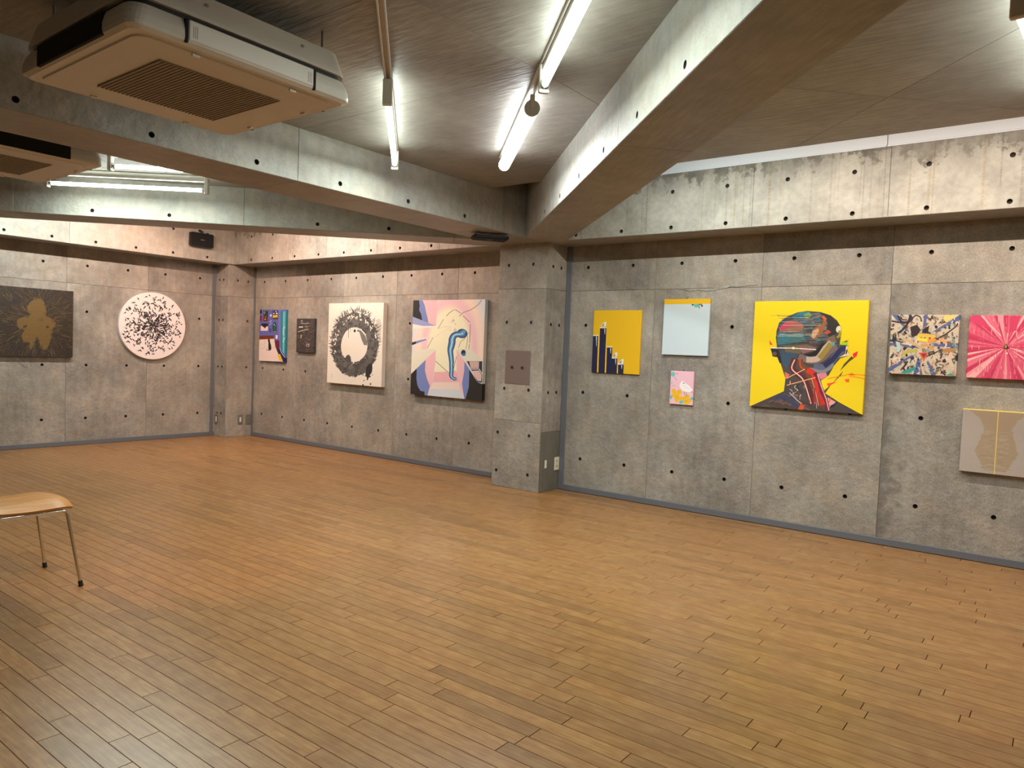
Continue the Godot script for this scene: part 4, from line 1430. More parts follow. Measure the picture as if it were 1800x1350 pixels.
func art_figure() -> Painter:
	var q := v2([72, 86, 908, 82, 905, 1258, 72, 1178])
	var p := Painter.new(600, 600, q, rgb(236, 232, 206))
	# soft round halo, blended in paint
	var c := p.uv(Vector2(500, 640))
	var s := p.scale
	for y in p.h:
		for x in p.w:
			var dx := (x - c.x) / s / 0.86
			var dy := (y - c.y) / s / 1.2
			var d := sqrt(dx * dx + dy * dy)
			var k := Color(0.93, 0.92, 0.80)
			var pink := Color(0.92, 0.77, 0.81)
			var cream := Color(0.95, 0.86, 0.80)
			var pale := Color(0.82, 0.86, 0.89)
			if d > 260.0:
				k = k.lerp(pink, clampf((d - 260.0) / 60.0, 0, 1))
			if d > 350.0:
				k = k.lerp(cream, clampf((d - 350.0) / 50.0, 0, 1))
			if d > 430.0:
				k = k.lerp(pale, clampf((d - 430.0) / 90.0, 0, 1))
			p.img.set_pixel(x, y, k)
	var bk := rgb(34, 32, 32)
	var bl := rgb(116, 134, 192)
	var pk := rgb(234, 188, 197)
	# top left blocks
	p.poly([72, 86, 350, 84, 348, 384, 262, 380, 72, 280], pk)
	p.poly([72, 86, 180, 86, 210, 150, 225, 220, 248, 300, 262, 372, 72, 280], bl)
	p.poly([72, 86, 140, 86, 150, 150, 145, 200, 170, 250, 185, 320, 72, 276], bk)
	p.poly([72, 276, 255, 350, 348, 384, 200, 386, 72, 360], rgb(150, 160, 206))
	p.poly([72, 362, 200, 388, 348, 386, 345, 400, 72, 420], rgb(232, 230, 222))
	# slits on the left
	p.poly([72, 520, 320, 515, 250, 545, 72, 610], rgb(232, 216, 214))
	p.poly([72, 575, 240, 535, 240, 548, 72, 610], bl)
	p.poly([72, 578, 120, 566, 122, 592, 72, 608], bk)
	# left bench and its side
	p.poly([72, 715, 195, 655, 352, 655, 72, 945], rgb(226, 224, 206))
	p.poly([72, 945, 352, 665, 356, 790, 345, 900, 315, 1060, 275, 1195, 72, 1180], pk)
	p.poly([72, 945, 240, 782, 236, 900, 262, 1000, 300, 1085, 275, 1195, 72, 1180], bl)
	p.poly([72, 950, 140, 880, 140, 1000, 155, 1080, 190, 1140, 240, 1150, 240, 1192, 72, 1180], bk)
	# right block
	p.poly([596, 660, 760, 655, 905, 800, 905, 1080, 850, 1040], rgb(222, 222, 208))
	p.poly([596, 662, 850, 1040, 905, 1060, 905, 1258, 705, 1240, 640, 1060, 600, 900], pk)
	p.poly([690, 800, 850, 1040, 905, 1060, 905, 1258, 705, 1240, 670, 1060, 690, 920], bl)
	p.poly([750, 900, 850, 1045, 905, 1066, 905, 1258, 715, 1242, 750, 1100], bk)
	p.poly([716, 798, 895, 800, 900, 1050, 850, 1040], rgb(40, 46, 66))
	p.poly([745, 800, 858, 802, 858, 880, 765, 882], rgb(206, 176, 176))
	p.poly([775, 910, 860, 905, 893, 960, 890, 1030, 850, 1026], rgb(222, 188, 186))
	p.line([770, 892, 862, 890, 900, 950], 8, rgb(236, 236, 232))
	# floor wedge
	p.poly([352, 1000, 600, 1000, 705, 1242, 275, 1196], rgb(234, 214, 206))
	p.poly([310, 1120, 655, 1130, 705, 1242, 275, 1196], rgb(206, 216, 226))
	p.poly([345, 920, 605, 920, 640, 1040, 330, 1040], rgb(232, 178, 188))
	# grey pencil lines
	var gr := rgb(140, 122, 120)
	p.line([460, 275, 500, 235, 548, 200], 7, gr)
	p.line([560, 198, 628, 242], 7, gr)
	p.curve([612, 278, 660, 235, 740, 205, 820, 150, 862, 90], 8, gr)
	p.line([655, 270, 738, 350], 8, gr)
	p.line([744, 370, 742, 590], 8, gr)
	p.line([740, 600, 735, 658], 7, gr)
	p.line([716, 500, 712, 610, 700, 652], 6, gr)
	p.curve([726, 470, 680, 540, 640, 570, 616, 645], 6, gr)
	p.line([432, 310, 370, 420], 6, gr)
	p.line([370, 418, 440, 396, 520, 398], 3, rgb(196, 186, 170))
	p.line([520, 400, 340, 515], 3, rgb(200, 190, 172))
	p.line([318, 518, 255, 642], 6, gr)
	p.line([356, 795, 500, 922], 7, gr)
	p.line([598, 740, 565, 890], 6, gr)
	p.line([566, 922, 592, 906], 5, gr)
	# sparkles
	for a in [[544, 328, 20], [570, 440, 22], [570, 366, 10], [512, 438, 8], [516, 345, 6]]:
		var x: float = a[0]
		var y: float = a[1]
		var z: float = a[2]
		p.poly([x, y - z * 1.3, x + z * 0.25, y - z * 0.25, x + z, y, x + z * 0.25, y + z * 0.25, x, y + z * 1.3, x - z * 0.25, y + z * 0.25, x - z, y, x - z * 0.25, y - z * 0.25], rgb(64, 70, 92))
		p.poly([x, y - z * 0.9, x + z * 0.15, y - z * 0.15, x + z * 0.6, y, x + z * 0.15, y + z * 0.15, x, y + z * 0.9, x - z * 0.15, y + z * 0.15, x - z * 0.6, y, x - z * 0.15, y - z * 0.15], rgb(240, 238, 230))
	# the bowed blue figure: one stroke, painted darker to paler
	var path := [648, 470, 575, 480, 545, 520, 538, 590, 520, 660, 530, 740, 545, 830, 545, 960, 580, 1000]
	for a in [[1.0, rgb(20, 44, 84)], [0.84, rgb(36, 88, 142)], [0.62, rgb(58, 124, 182)], [0.36, rgb(110, 168, 210)], [0.14, rgb(190, 218, 232)]]:
		var k: float = a[0]
		var col: Color = a[1]
		p.curve([640, 488, 600, 486, 560, 500, 540, 540, 540, 580], 66 * k, col, 82 * k)
		p.curve([540, 575, 530, 630, 522, 680, 534, 750, 545, 830], 82 * k, col, 54 * k)
		p.curve([540, 820, 544, 900, 542, 960, 556, 990], 52 * k, col, 40 * k)
		p.curve([548, 980, 575, 1000, 600, 1004], 36 * k, col)
		p.ell(652, 478, 62 * k, 54 * k, col, 0.2)
	p.ell(670, 455, 24, 18, rgb(96, 160, 206))
	p.ell(674, 700, 27, 34, rgb(24, 52, 80))
	p.ell(672, 690, 22, 14, rgb(18, 30, 50))
	p.ell(680, 720, 22, 18, rgb(40, 110, 160))
	return p

func art_ring() -> Painter:
	var p := Painter.new(600, 600, v2([103, 112, 860, 108, 862, 1262, 112, 1205]), rgb(230, 222, 210))
	var r := RandomNumberGenerator.new()
	r.seed = 55
	p.curve([780, 340, 810, 420, 800, 560, 820, 660], 60, rgb(196, 190, 182))
	var ink := [rgb(74, 72, 71), rgb(92, 90, 88), rgb(106, 103, 101), rgb(56, 54, 55)]
	var c := Vector2(480, 680)
	# the body of the ring, then feathered strokes outward
	for i in 900:
		var a := r.randf() * TAU
		var k := r.randf()
		var rad := lerpf(0.60, 0.98, k)
		var q := c + Vector2(cos(a) * 312 * rad, sin(a) * 430 * rad)
		p.ell(q.x, q.y, r.randf_range(16, 34), r.randf_range(14, 34), ink[r.randi() % 3])
	for i in 520:
		var a := r.randf() * TAU
		var up := clampf(-sin(a) * 0.7 + 0.5, 0.1, 1.1)
		var rad := r.randf_range(0.86, 1.0 + 0.1 * up)
		var q := c + Vector2(cos(a) * 318 * rad, sin(a) * 436 * rad)
		var d := Vector2(cos(a) * 0.7 + r.randf_range(-0.5, 0.5), sin(a) * (0.9 if sin(a) < 0.0 else 0.5) + r.randf_range(-0.4, 0.1)) * r.randf_range(20, 62) * (0.5 + 0.5 * up)
		p.line([q.x, q.y, q.x + d.x * 0.6, q.y + d.y * 0.6, q.x + d.x, q.y + d.y], r.randf_range(7, 16), ink[r.randi() % 4], 1.0)
	for i in 60:
		var a := r.randf_range(PI * 0.9, PI * 1.95)
		var q := c + Vector2(cos(a) * 290, sin(a) * 400) * r.randf_range(0.88, 1.05)
		p.ell(q.x, q.y, r.randf_range(4, 12), r.randf_range(6, 16), rgb(228, 220, 208))
	# clear middle
	var hole := []
	for i in 40:
		var a := TAU * i / 40.0
		hole.append(474 + cos(a) * (182 + 4 * sin(3 * a)))
		hole.append(684 + sin(a) * (242 + 5 * cos(2 * a)))
	p.poly(hole, rgb(232, 224, 212))
	p.poly([520, 480, 560, 490, 620, 560, 652, 640, 650, 690, 610, 690, 575, 620, 545, 530], rgb(120, 117, 114))
	p.poly([350, 880, 372, 835, 402, 818, 430, 850, 444, 925, 400, 935], rgb(80, 77, 76))
	p.line([384, 400, 388, 500, 392, 588], 5, rgb(50, 48, 48))
	p.line([405, 400, 414, 510], 4, rgb(60, 58, 58))
	p.ell(474, 494, 15, 20, rgb(26, 25, 25))
	p.ell(520, 492, 12, 14, rgb(100, 97, 95))
	# blot and drops low on the right
	p.poly([650, 990, 690, 945, 725, 930, 735, 1000, 728, 1060, 700, 1100, 720, 1120, 690, 1130, 672, 1165, 660, 1130, 640, 1080], rgb(42, 40, 41))
	for a in [[670, 1155, 10], [612, 1232, 10], [715, 1218, 10], [625, 1172, 7], [610, 1100, 7], [645, 1108, 9], [735, 1095, 6]]:
		p.ell(a[0], a[1], a[2], a[2] * 1.2, rgb(40, 38, 38))
	p.ell(176, 1095, 4, 6, rgb(90, 80, 76))
	p.ell(176, 1128, 4, 6, rgb(90, 80, 76))
	return p

func art_bedroom() -> Painter:
	var p := Painter.new(420, 500, v2([126, 165, 690, 188, 672, 1285, 118, 1218]), rgb(96, 100, 172))
	p.poly([520, 165, 600, 170, 590, 1000, 540, 1000], rgb(116, 112, 184))
	# pictures on the blue wall
	p.poly([126, 168, 165, 170, 165, 250, 126, 250], rgb(22, 18, 34))
	p.poly([122, 290, 170, 290, 168, 405, 120, 405], rgb(120, 24, 70))
	p.poly([205, 200, 302, 202, 296, 415, 205, 412], rgb(18, 60, 40))
	p.poly([210, 290, 298, 330, 295, 412, 208, 410], rgb(110, 30, 24))
	p.ell(225, 235, 20, 30, rgb(120, 124, 96))
	p.ell(240, 372, 12, 14, rgb(224, 200, 150))
	p.ell(248, 320, 12, 12, rgb(176, 130, 60))
	p.poly([400, 200, 520, 204, 515, 385, 402, 380], rgb(40, 56, 96))
	p.poly([405, 292, 510, 292, 508, 345, 405, 348], rgb(226, 178, 44))
	p.poly([405, 348, 508, 346, 506, 384, 404, 380], rgb(60, 66, 44))
	p.ell(424, 260, 16, 12, rgb(236, 232, 228))
	p.ell(488, 262, 20, 14, rgb(236, 232, 228))
	p.ell(472, 224, 14, 10, rgb(236, 232, 228))
	p.poly([342, 275, 378, 276, 378, 320, 342, 320], rgb(224, 220, 226))
	p.poly([150, 450, 305, 455, 304, 612, 146, 606], rgb(232, 210, 202))
	p.poly([152, 452, 304, 456, 303, 530, 275, 515, 240, 565, 215, 530, 190, 530, 172, 490, 150, 520], rgb(22, 16, 26))
	for a in [[345, 428], [368, 410], [370, 458], [348, 490]]:
		p.ell(a[0], a[1], 11, 9, rgb(214, 212, 226))
	p.poly([335, 560, 375, 565, 374, 650, 332, 646], rgb(60, 66, 140))
	p.ell(447, 552, 47, 116, rgb(16, 70, 72))
	for a in [[436, 490, 12, rgb(214, 224, 214)], [458, 520, 10, rgb(120, 180, 170)], [450, 585, 12, rgb(60, 140, 70)], [446, 640, 16, rgb(196, 140, 80)], [444, 545, 10, rgb(60, 130, 120)]]:
		p.ell(a[0], a[1], a[2], a[2], a[3])
	# curtain
	p.poly([575, 215, 690, 220, 678, 1120, 580, 1060], rgb(32, 128, 142))
	p.poly([620, 225, 680, 222, 660, 1110, 618, 1080], rgb(90, 168, 190))
	p.line([640, 240, 632, 600, 640, 1080], 10, rgb(140, 200, 214))
	p.curve([665, 545, 635, 600, 630, 680, 650, 720], 18, rgb(186, 216, 220))
	p.curve([665, 770, 640, 820, 630, 870], 18, rgb(186, 216, 220))
	# headboard, bed, cat
	p.poly([122, 710, 430, 715, 436, 800, 120, 800], rgb(112, 46, 26))
	p.poly([120, 785, 440, 785, 468, 985, 118, 985], rgb(230, 216, 204))
	p.poly([118, 950, 470, 960, 540, 1130, 632, 1262, 118, 1218], rgb(232, 214, 206))
	p.curve([240, 800, 235, 880, 232, 960], 5, rgb(180, 164, 156))
	p.curve([125, 910, 160, 890, 190, 880], 4, rgb(190, 176, 166))
	p.curve([130, 970, 300, 962, 460, 975], 7, rgb(196, 182, 172))
	p.poly([470, 710, 512, 714, 510, 788, 472, 788], rgb(240, 226, 232))
	p.poly([452, 825, 550, 822, 556, 1010, 490, 1010], rgb(104, 26, 26))
	p.poly([490, 1010, 575, 1000, 680, 1180, 672, 1285, 630, 1262], rgb(16, 20, 84))
	p.poly([505, 1100, 570, 1106, 630, 1258, 560, 1245], rgb(230, 186, 30))
	p.line([560, 980, 600, 1080, 670, 1180], 10, rgb(226, 220, 232))
	p.poly([310, 790, 322, 775, 345, 790, 352, 850, 375, 920, 382, 985, 365, 1020, 325, 1018, 316, 960, 318, 850, 306, 820], rgb(14, 12, 14))
	p.curve([330, 1012, 290, 1008, 286, 995], 12, rgb(16, 14, 16))
	return p

func art_dark() -> Painter:
	var p := Painter.new(300, 360, v2([900, 350, 1262, 352, 1245, 1068, 880, 1040]), rgb(58, 52, 52))
	var r := RandomNumberGenerator.new()
	r.seed = 66
	var pal := [rgb(44, 40, 42), rgb(78, 70, 66), rgb(98, 90, 82), rgb(60, 58, 66), rgb(88, 74, 66), rgb(36, 32, 34), rgb(72, 66, 50)]
	for i in 420:
		var x := r.randf_range(880, 1230)
		var y := r.randf_range(360, 1050)
		p.line([x, y, x + r.randf_range(20, 80), y + r.randf_range(-14, 14)], r.randf_range(3, 10), pal[r.randi() % pal.size()])
	for i in 90:
		var x := r.randf_range(890, 1220)
		var y := r.randf_range(370, 1040)
		p.line([x, y, x + r.randf_range(6, 26), y + r.randf_range(-10, 10)], r.randf_range(2, 5), [rgb(176, 168, 156), rgb(150, 140, 110), rgb(196, 190, 184), rgb(120, 112, 104)][r.randi() % 4])
	p.line([975, 440, 1060, 455, 1140, 445], 14, rgb(170, 170, 176))
	p.line([940, 525, 1020, 525], 20, rgb(224, 222, 218))
	p.line([1060, 518, 1125, 512], 12, rgb(160, 158, 156))
	p.curve([920, 625, 1000, 600, 1130, 570], 13, rgb(206, 190, 140))
	p.line([985, 680, 980, 760], 18, rgb(190, 176, 130))
	p.ell(1120, 905, 36, 34, rgb(186, 170, 156))
	p.ell(1116, 908, 22, 20, rgb(84, 52, 46))
	p.ell(1000, 400, 20, 10, rgb(190, 190, 194))
	return p

func art_posts() -> Painter:
	var p := Painter.new(480, 560, v2([88, 205, 636, 207, 602, 935, 64, 895]), rgb(232, 182, 0))
	var navy := rgb(22, 22, 62)
	var wh := rgb(240, 236, 224)
	var gold := rgb(240, 190, 70)
	p.poly([76, 490, 138, 492, 126, 900, 62, 896], navy)
	p.poly([158, 404, 231, 406, 214, 906, 142, 902], navy)
	p.poly([238, 622, 298, 624, 296, 740, 358, 746, 352, 916, 230, 908], navy)
	p.poly([367, 815, 430, 818, 427, 922, 364, 916], navy)
	p.poly([138, 500, 150, 500, 140, 904, 126, 902], gold)
	p.poly([231, 410, 236, 410, 228, 908, 214, 906], gold)
	p.poly([358, 750, 366, 770, 362, 918, 352, 916], gold)
	for a in [[76, 139, 488, 9], [156, 232, 402, 10], [236, 300, 618, 9], [294, 358, 742, 9], [364, 430, 812, 10]]:
		var x0: float = a[0]
		var x1: float = a[1]
		var y: float = a[2]
		p.poly([x0, y - 8, (x0 + x1) / 2, y - 3, x1, y - 7, x1 - 2, y + 6, x0 + 2, y + 6], wh)
	for a in [[118, 500, 110], [212, 415, 60], [280, 632, 60], [338, 755, 60], [408, 826, 40]]:
		p.poly([a[0] - 6, a[1], a[0] + 7, a[1], a[0] + 2, a[1] + a[2], a[0] - 2, a[1] + a[2]], rgb(206, 206, 220))
	for a in [[200, 372], [330, 715], [402, 790]]:
		var x: float = a[0]
		var y: float = a[1]
		p.poly([x - 34, y + 14, x - 10, y - 16, x + 12, y - 34, x + 26, y - 38, x + 26, y + 4, x + 14, y + 16], wh)
		p.poly([x - 26, y + 10, x - 2, y - 14, x + 8, y - 12, x - 2, y + 10], rgb(120, 124, 140))
		p.line([x - 20, y + 16, x + 16, y + 16], 4, rgb(220, 150, 40))
	return p

func art_sky() -> Painter:
	var p := Painter.new(420, 520, v2([903, 68, 1435, 68, 1395, 735, 870, 710]), rgb(200, 214, 222))
	p.poly([880, 50, 1450, 50, 1440, 127, 890, 128], rgb(234, 182, 10))
	p.poly([1218, 130, 1240, 150, 1262, 170, 1290, 168, 1312, 150, 1330, 134, 1300, 128], rgb(110, 184, 172))
	p.poly([1216, 130, 1245, 130, 1228, 150], rgb(20, 20, 30))
	p.line([1304, 152, 1308, 184], 7, rgb(24, 22, 30))
	p.poly([1290, 128, 1340, 128, 1330, 140, 1300, 136], rgb(70, 90, 110))
	p.ell(1338, 150, 11, 15, rgb(130, 60, 44), 0.4)
	p.ell(1334, 144, 5, 6, rgb(30, 90, 60))
	return p

func art_bird() -> Painter:
	var p := Painter.new(300, 420, v2([973, 897, 1238, 903, 1228, 1302, 966, 1282]), rgb(240, 190, 206))
	var teal := rgb(112, 190, 192)
	p.ell(998, 938, 24, 28, teal)
	p.curve([1010, 965, 1030, 990, 1044, 1012], 7, teal)
	p.curve([980, 1050, 988, 1040, 984, 1020], 6, teal)
	p.line([985, 1075, 1026, 1070], 5, rgb(150, 160, 200))
	p.ell(1046, 934, 10, 9, rgb(236, 150, 120))
	var ye := rgb(240, 186, 20)
	for a in [[1014, 1140, 24, 34, -0.5], [1072, 1150, 30, 34, 0.5], [1030, 1190, 44, 26, 0.2], [1050, 1230, 26, 36, 0.0], [1100, 1220, 50, 26, 0.25], [1160, 1200, 34, 24, -0.3], [1190, 1240, 30, 26, 0.4], [1160, 1262, 36, 28, 0.1]]:
		p.ell(a[0], a[1], a[2], a[3], ye, a[4])
	for a in [[1052, 1196], [1150, 1245]]:
		for i in 5:
			var t := TAU * i / 5.0
			p.line([a[0], a[1], a[0] + cos(t) * 24, a[1] + sin(t) * 20], 4, rgb(214, 146, 10))
		p.ell(a[0], a[1], 8, 7, rgb(150, 190, 150))
	p.ell(984, 1205, 14, 24, teal)
	p.ell(1100, 1262, 26, 20, teal, -0.4)
	p.ell(1218, 1222, 14, 20, teal, 0.3)
	p.poly([1085, 1036, 1104, 1016, 1126, 1020, 1150, 1044, 1190, 1072, 1224, 1110, 1226, 1142, 1190, 1145, 1150, 1142, 1110, 1128, 1086, 1100, 1074, 1070], rgb(244, 240, 240))
	p.curve([1110, 1060, 1150, 1090, 1200, 1110], 4, rgb(222, 212, 216))
	p.poly([1114, 1034, 1134, 1036, 1130, 1044, 1116, 1044], rgb(26, 22, 26))
	p.line([1130, 1140, 1134, 1176], 4, rgb(40, 40, 60))
	p.line([1152, 1148, 1158, 1192], 4, rgb(40, 40, 60))
	p.line([1210, 1138, 1228, 1146], 6, rgb(40, 36, 44))
	return p

func art_gold() -> Painter:
	var p := Painter.new(700, 700, v2([-20, 60, 685, 110, 668, 722, -20, 708]), rgb(46, 35, 26))
	var r := RandomNumberGenerator.new()
	r.seed = 88
	for i in 260:
		p.ell(r.randf_range(-20, 690), r.randf_range(60, 725), r.randf_range(8, 40), r.randf_range(6, 30), [rgb(40, 30, 24), rgb(54, 41, 26), rgb(44, 36, 34), rgb(50, 38, 24), rgb(38, 32, 36)][r.randi() % 5])
	var pal := [rgb(96, 76, 38), rgb(80, 63, 33), rgb(112, 92, 52), rgb(70, 55, 31), rgb(118, 104, 70), rgb(62, 48, 28)]
	for i in 900:
		var a := r.randf() * TAU
		var d := r.randf_range(110, 480)
		var q := Vector2(345, 400) + Vector2(cos(a), sin(a)) * d
		var t := a + r.randf_range(-0.45, 0.45)
		var l := r.randf_range(15, 110)
		p.curve([q.x, q.y, q.x + cos(t) * l * 0.5 + r.randf_range(-9, 9), q.y + sin(t) * l * 0.5 + r.randf_range(-9, 9), q.x + cos(t) * l, q.y + sin(t) * l], r.randf_range(1.0, 2.8), pal[r.randi() % pal.size()])
	for i in 300:
		p.ell(r.randf_range(-20, 690), r.randf_range(60, 725), r.randf_range(1.5, 4), r.randf_range(1.5, 3.5), pal[r.randi() % pal.size()])
	# dull gold cloaked shape in the middle
	var sil := [330, 186, 350, 178, 385, 186, 412, 215, 425, 260, 432, 300, 420, 330, 445, 350, 490, 372, 515, 405, 505, 448, 486, 470, 480, 510, 470, 565, 445, 625, 425, 655, 398, 650, 376, 615, 362, 565, 345, 540, 332, 556, 318, 605, 290, 650, 276, 640, 280, 585, 240, 582, 212, 556, 208, 520, 236, 470, 196, 470, 166, 430, 164, 385, 195, 360, 250, 348, 285, 332, 258, 300, 256, 255, 285, 215]
	p.poly(sil, rgb(108, 83, 40))
	var clip := PackedVector2Array()
	for k in range(0, sil.size(), 2):
		clip.append(Vector2(sil[k], sil[k + 1]))
	for i in 420:
		var q := Vector2(r.randf_range(165, 515), r.randf_range(180, 650))
		var e := Vector2(r.randf_range(10, 28), r.randf_range(-10, 10))
		if Geometry2D.is_point_in_polygon(q, clip) and Geometry2D.is_point_in_polygon(q + e, clip):
			p.line([q.x, q.y, q.x + e.x, q.y + e.y], r.randf_range(1, 5), [rgb(102, 77, 36), rgb(116, 90, 46), rgb(96, 75, 40), rgb(110, 86, 40)][r.randi() % 4])
	for i in 90:
		var k := r.randi() % clip.size()
		var q := clip[k].lerp(clip[(k + 1) % clip.size()], r.randf())
		p.curve([q.x, q.y, q.x + r.randf_range(-14, 14), q.y + r.randf_range(-14, 14), q.x + r.randf_range(-26, 26), q.y + r.randf_range(-26, 26)], r.randf_range(2, 6), [rgb(104, 80, 38), rgb(60, 46, 28), rgb(84, 66, 34)][r.randi() % 3])
	p.ell(238, 440, 20, 10, rgb(56, 43, 30), -0.35)
	p.ell(440, 445, 14, 12, rgb(62, 48, 32))
	p.ell(258, 350, 22, 12, rgb(84, 72, 44))
	p.ell(385, 375, 24, 16, rgb(92, 76, 42))
	return p

func art_swarm() -> Painter:
	var p := Painter.new(720, 720, v2([0, 0, 720, 0, 720, 720, 0, 720]), rgb(236, 224, 222))
	var r := RandomNumberGenerator.new()
	r.seed = 99
	for i in 560:
		var a := r.randf() * TAU
		var d := 320.0 * pow(r.randf(), 0.72)
		if i < 170:
			d = 160.0 * sqrt(r.randf())
		var q := Vector2(355, 350) + Vector2(cos(a) * d * 1.03, sin(a) * d)
		var t := r.randf_range(-1.5, 1.5) if d > 120 else a + r.randf_range(-0.5, 0.5)
		var l := r.randf_range(11, 17)
		var e := Vector2(cos(t), sin(t))
		p.ell(q.x, q.y, l, 5.4, rgb(24, 20, 28), t)
		var k := q - e * l
		p.line([k.x, k.y, k.x - e.x * r.randf_range(6, 18) + r.randf_range(-6, 6), k.y - e.y * r.randf_range(6, 18) + r.randf_range(-6, 6)], 2.2, rgb(60, 52, 56))
	return p

func art_torso() -> Painter:
	var p := Painter.new(480, 480, v2([0, 0, 480, 0, 480, 480, 0, 480]), rgb(176, 164, 156))
	var r := RandomNumberGenerator.new()
	r.seed = 101
	for i in 300:
		var x := r.randf() * 480
		var y := r.randf() * 480
		p.line([x, y, x + r.randf_range(20, 70), y + r.randf_range(-2, 2)], r.randf_range(1, 3), [rgb(178, 166, 160), rgb(172, 160, 152), rgb(180, 168, 158)][r.randi() % 3])
	for y in range(0, 480, 3):
		var v := y / 480.0
		var hw := 0.0
		if v < 0.14:
			hw = lerpf(190, 110, v / 0.14)
		elif v < 0.3:
			hw = lerpf(110, 78, (v - 0.14) / 0.16)
		elif v < 0.66:
			hw = lerpf(78, 132, (v - 0.3) / 0.36)
		elif v < 0.95:
			hw = lerpf(132, 60, (v - 0.66) / 0.29)
		if hw > 0.0:
			var x0 := 226 - hw + r.randf_range(-7, 7)
			var x1 := 236 + hw + r.randf_range(-7, 7)
			p.line([x0, y, x1, y], 4, rgb(168, 147, 122))
	for i in 140:
		var x := r.randf_range(110, 330)
		var y := r.randf_range(150, 450)
		var wd := r.randf_range(20, 70)
		if absf(x + wd * 0.5 - 228) < 80:
			p.line([x, y, x + wd, y], r.randf_range(2, 7), [rgb(172, 152, 130), rgb(176, 162, 148), rgb(162, 138, 108)][r.randi() % 3])
	p.line([227, 0, 227, 480], 6, rgb(234, 204, 110))
	p.poly([0, 0, 480, 0, 480, 7, 0, 7], rgb(240, 216, 120))
	return p

func build_canvases() -> void:
	canvas("painting", "wide yellow canvas of navy posts with white birds on top", art_posts(), on_right(5.517, 5.99, 1.098), 0.47, 0.55, 0.02, 0.004, true)
	canvas("painting", "pale blue canvas with a yellow band across the top", art_sky(), on_right(6.193, 6.593, 1.278), 0.40, 0.46, 0.02, 0.004, true)
	canvas("painting", "small pink canvas of a white bird over yellow flowers", art_bird(), on_right(6.284, 6.486, 0.872), 0.202, 0.275, 0.02, 0.004, true)
	canvas("painting", "large square yellow canvas of a colourful head in profile silhouette", art_head(), on_right(6.957, 7.764, 0.905), 0.806, 0.806, 0.03)
	canvas("painting", "square abstract canvas of tangled brushwork on blue rays", art_abstract(), on_right(7.913, 8.318, 1.204), 0.405, 0.405, 0.04)
	canvas("painting", "square pink canvas of rays bursting from a small gold shape", art_pink(), on_right(8.375, 8.78, 1.20), 0.405, 0.405, 0.04)
	canvas("painting", "grey canvas with a tan torso shape and a pale yellow centre line", art_torso(), on_right(8.37, 8.78, 0.587), 0.41, 0.41, 0.04)
	canvas("painting", "canvas of a blue bedroom with a black cat on the bed", art_bedroom(), on_right(0.45, 1.015, 1.003), 0.565, 0.668, 0.03)
	canvas("painting", "small dark textured canvas of grey and brown strokes", art_dark(), on_right(1.24, 1.59, 1.142), 0.35, 0.417, 0.03)
	canvas("painting", "white canvas of a feathery black ink ring", art_ring(), on_right(1.885, 2.83, 0.80), 0.945, 0.938, 0.055)
	canvas("painting", "large pastel canvas of a bowed blue figure between benches", art_figure(), on_right(3.285, 4.29, 0.755), 1.0, 1.003, 0.045, 0.012)
	canvas("painting", "dark brown canvas with a gold cloaked shape and gold lines", art_gold(), on_far(2.49, 0.996), 0.735, 0.735, 0.04)
	# round canvas
	var o := thing("painting", "round white canvas covered with small black marks like a swarm", "painting", Vector3(0.0, 0.985, 1.222), PI / 2)
	var e := Mesher.new()
	var R := 0.407
	var D := 0.038
	var N := 72
	for i in N:
		var a := TAU * i / N
		var b := TAU * (i + 1) / N
		var p := Vector2(cos(a), sin(a))
		var q := Vector2(cos(b), sin(b))
		var c := Vector3(0, R, 0)
		var P := Vector3(p.x, p.y, 0)
		var Q := Vector3(q.x, q.y, 0)
		var f := Vector3(0, 0, D)
		e.tri(c + f, c + P * (R - 0.004) + f, c + Q * (R - 0.004) + f, Vector2(0.5, 0.5), Vector2(0.5 + p.x * 0.495, 0.5 - p.y * 0.495), Vector2(0.5 + q.x * 0.495, 0.5 - q.y * 0.495))
		var ua := Vector2(0.5 + p.x * 0.497, 0.5 - p.y * 0.497)
		var ub := Vector2(0.5 + q.x * 0.497, 0.5 - q.y * 0.497)
		var g := Vector3(0, 0, D - 0.004)
		var h := Vector3(0, 0, 0.003)
		e.trin(c + P * R + g, c + Q * R + g, c + Q * (R - 0.004) + f, P, Q, (Q + Vector3.BACK).normalized(), ua, ub, ub)
		e.trin(c + P * R + g, c + Q * (R - 0.004) + f, c + P * (R - 0.004) + f, P, (Q + Vector3.BACK).normalized(), (P + Vector3.BACK).normalized(), ua, ub, ua)
		e.trin(c + P * R + h, c + Q * R + h, c + Q * R + g, P, Q, Q, ua, ub, ub)
		e.trin(c + P * R + h, c + Q * R + g, c + P * R + g, P, Q, P, ua, ub, ua)
	var m := mat(Color.WHITE, 0.6)
	m.albedo_texture = ImageTexture.create_from_image(art_swarm().img)
	put(e, "canvas", m, o)
	var s := Mesher.new()
	s.box(Vector3(-0.28, R - 0.02, 0.001), Vector3(0.28, R + 0.02, 0.012))
	put(s, "stretcher_bar", M.bar, o)
	# the hanging wire that shows under the brown canvas
	var w := Mesher.new()
	var pts := []
	for i in 13:
		var t := i / 12.0
		pts.append(Vector3(0.006, 0.998 - 0.10 * sin(PI * minf(t * 0.75, 1.0)) - 0.012 * t, 2.68 - 0.17 * t))
	w.tube(pts, 0.0014, 6)
	var wo := put(w, "hanging_wire", M.steel, self)
	wo.set_meta("label", "loose thin wire drooping below the brown canvas")
	wo.set_meta("category", "wire")

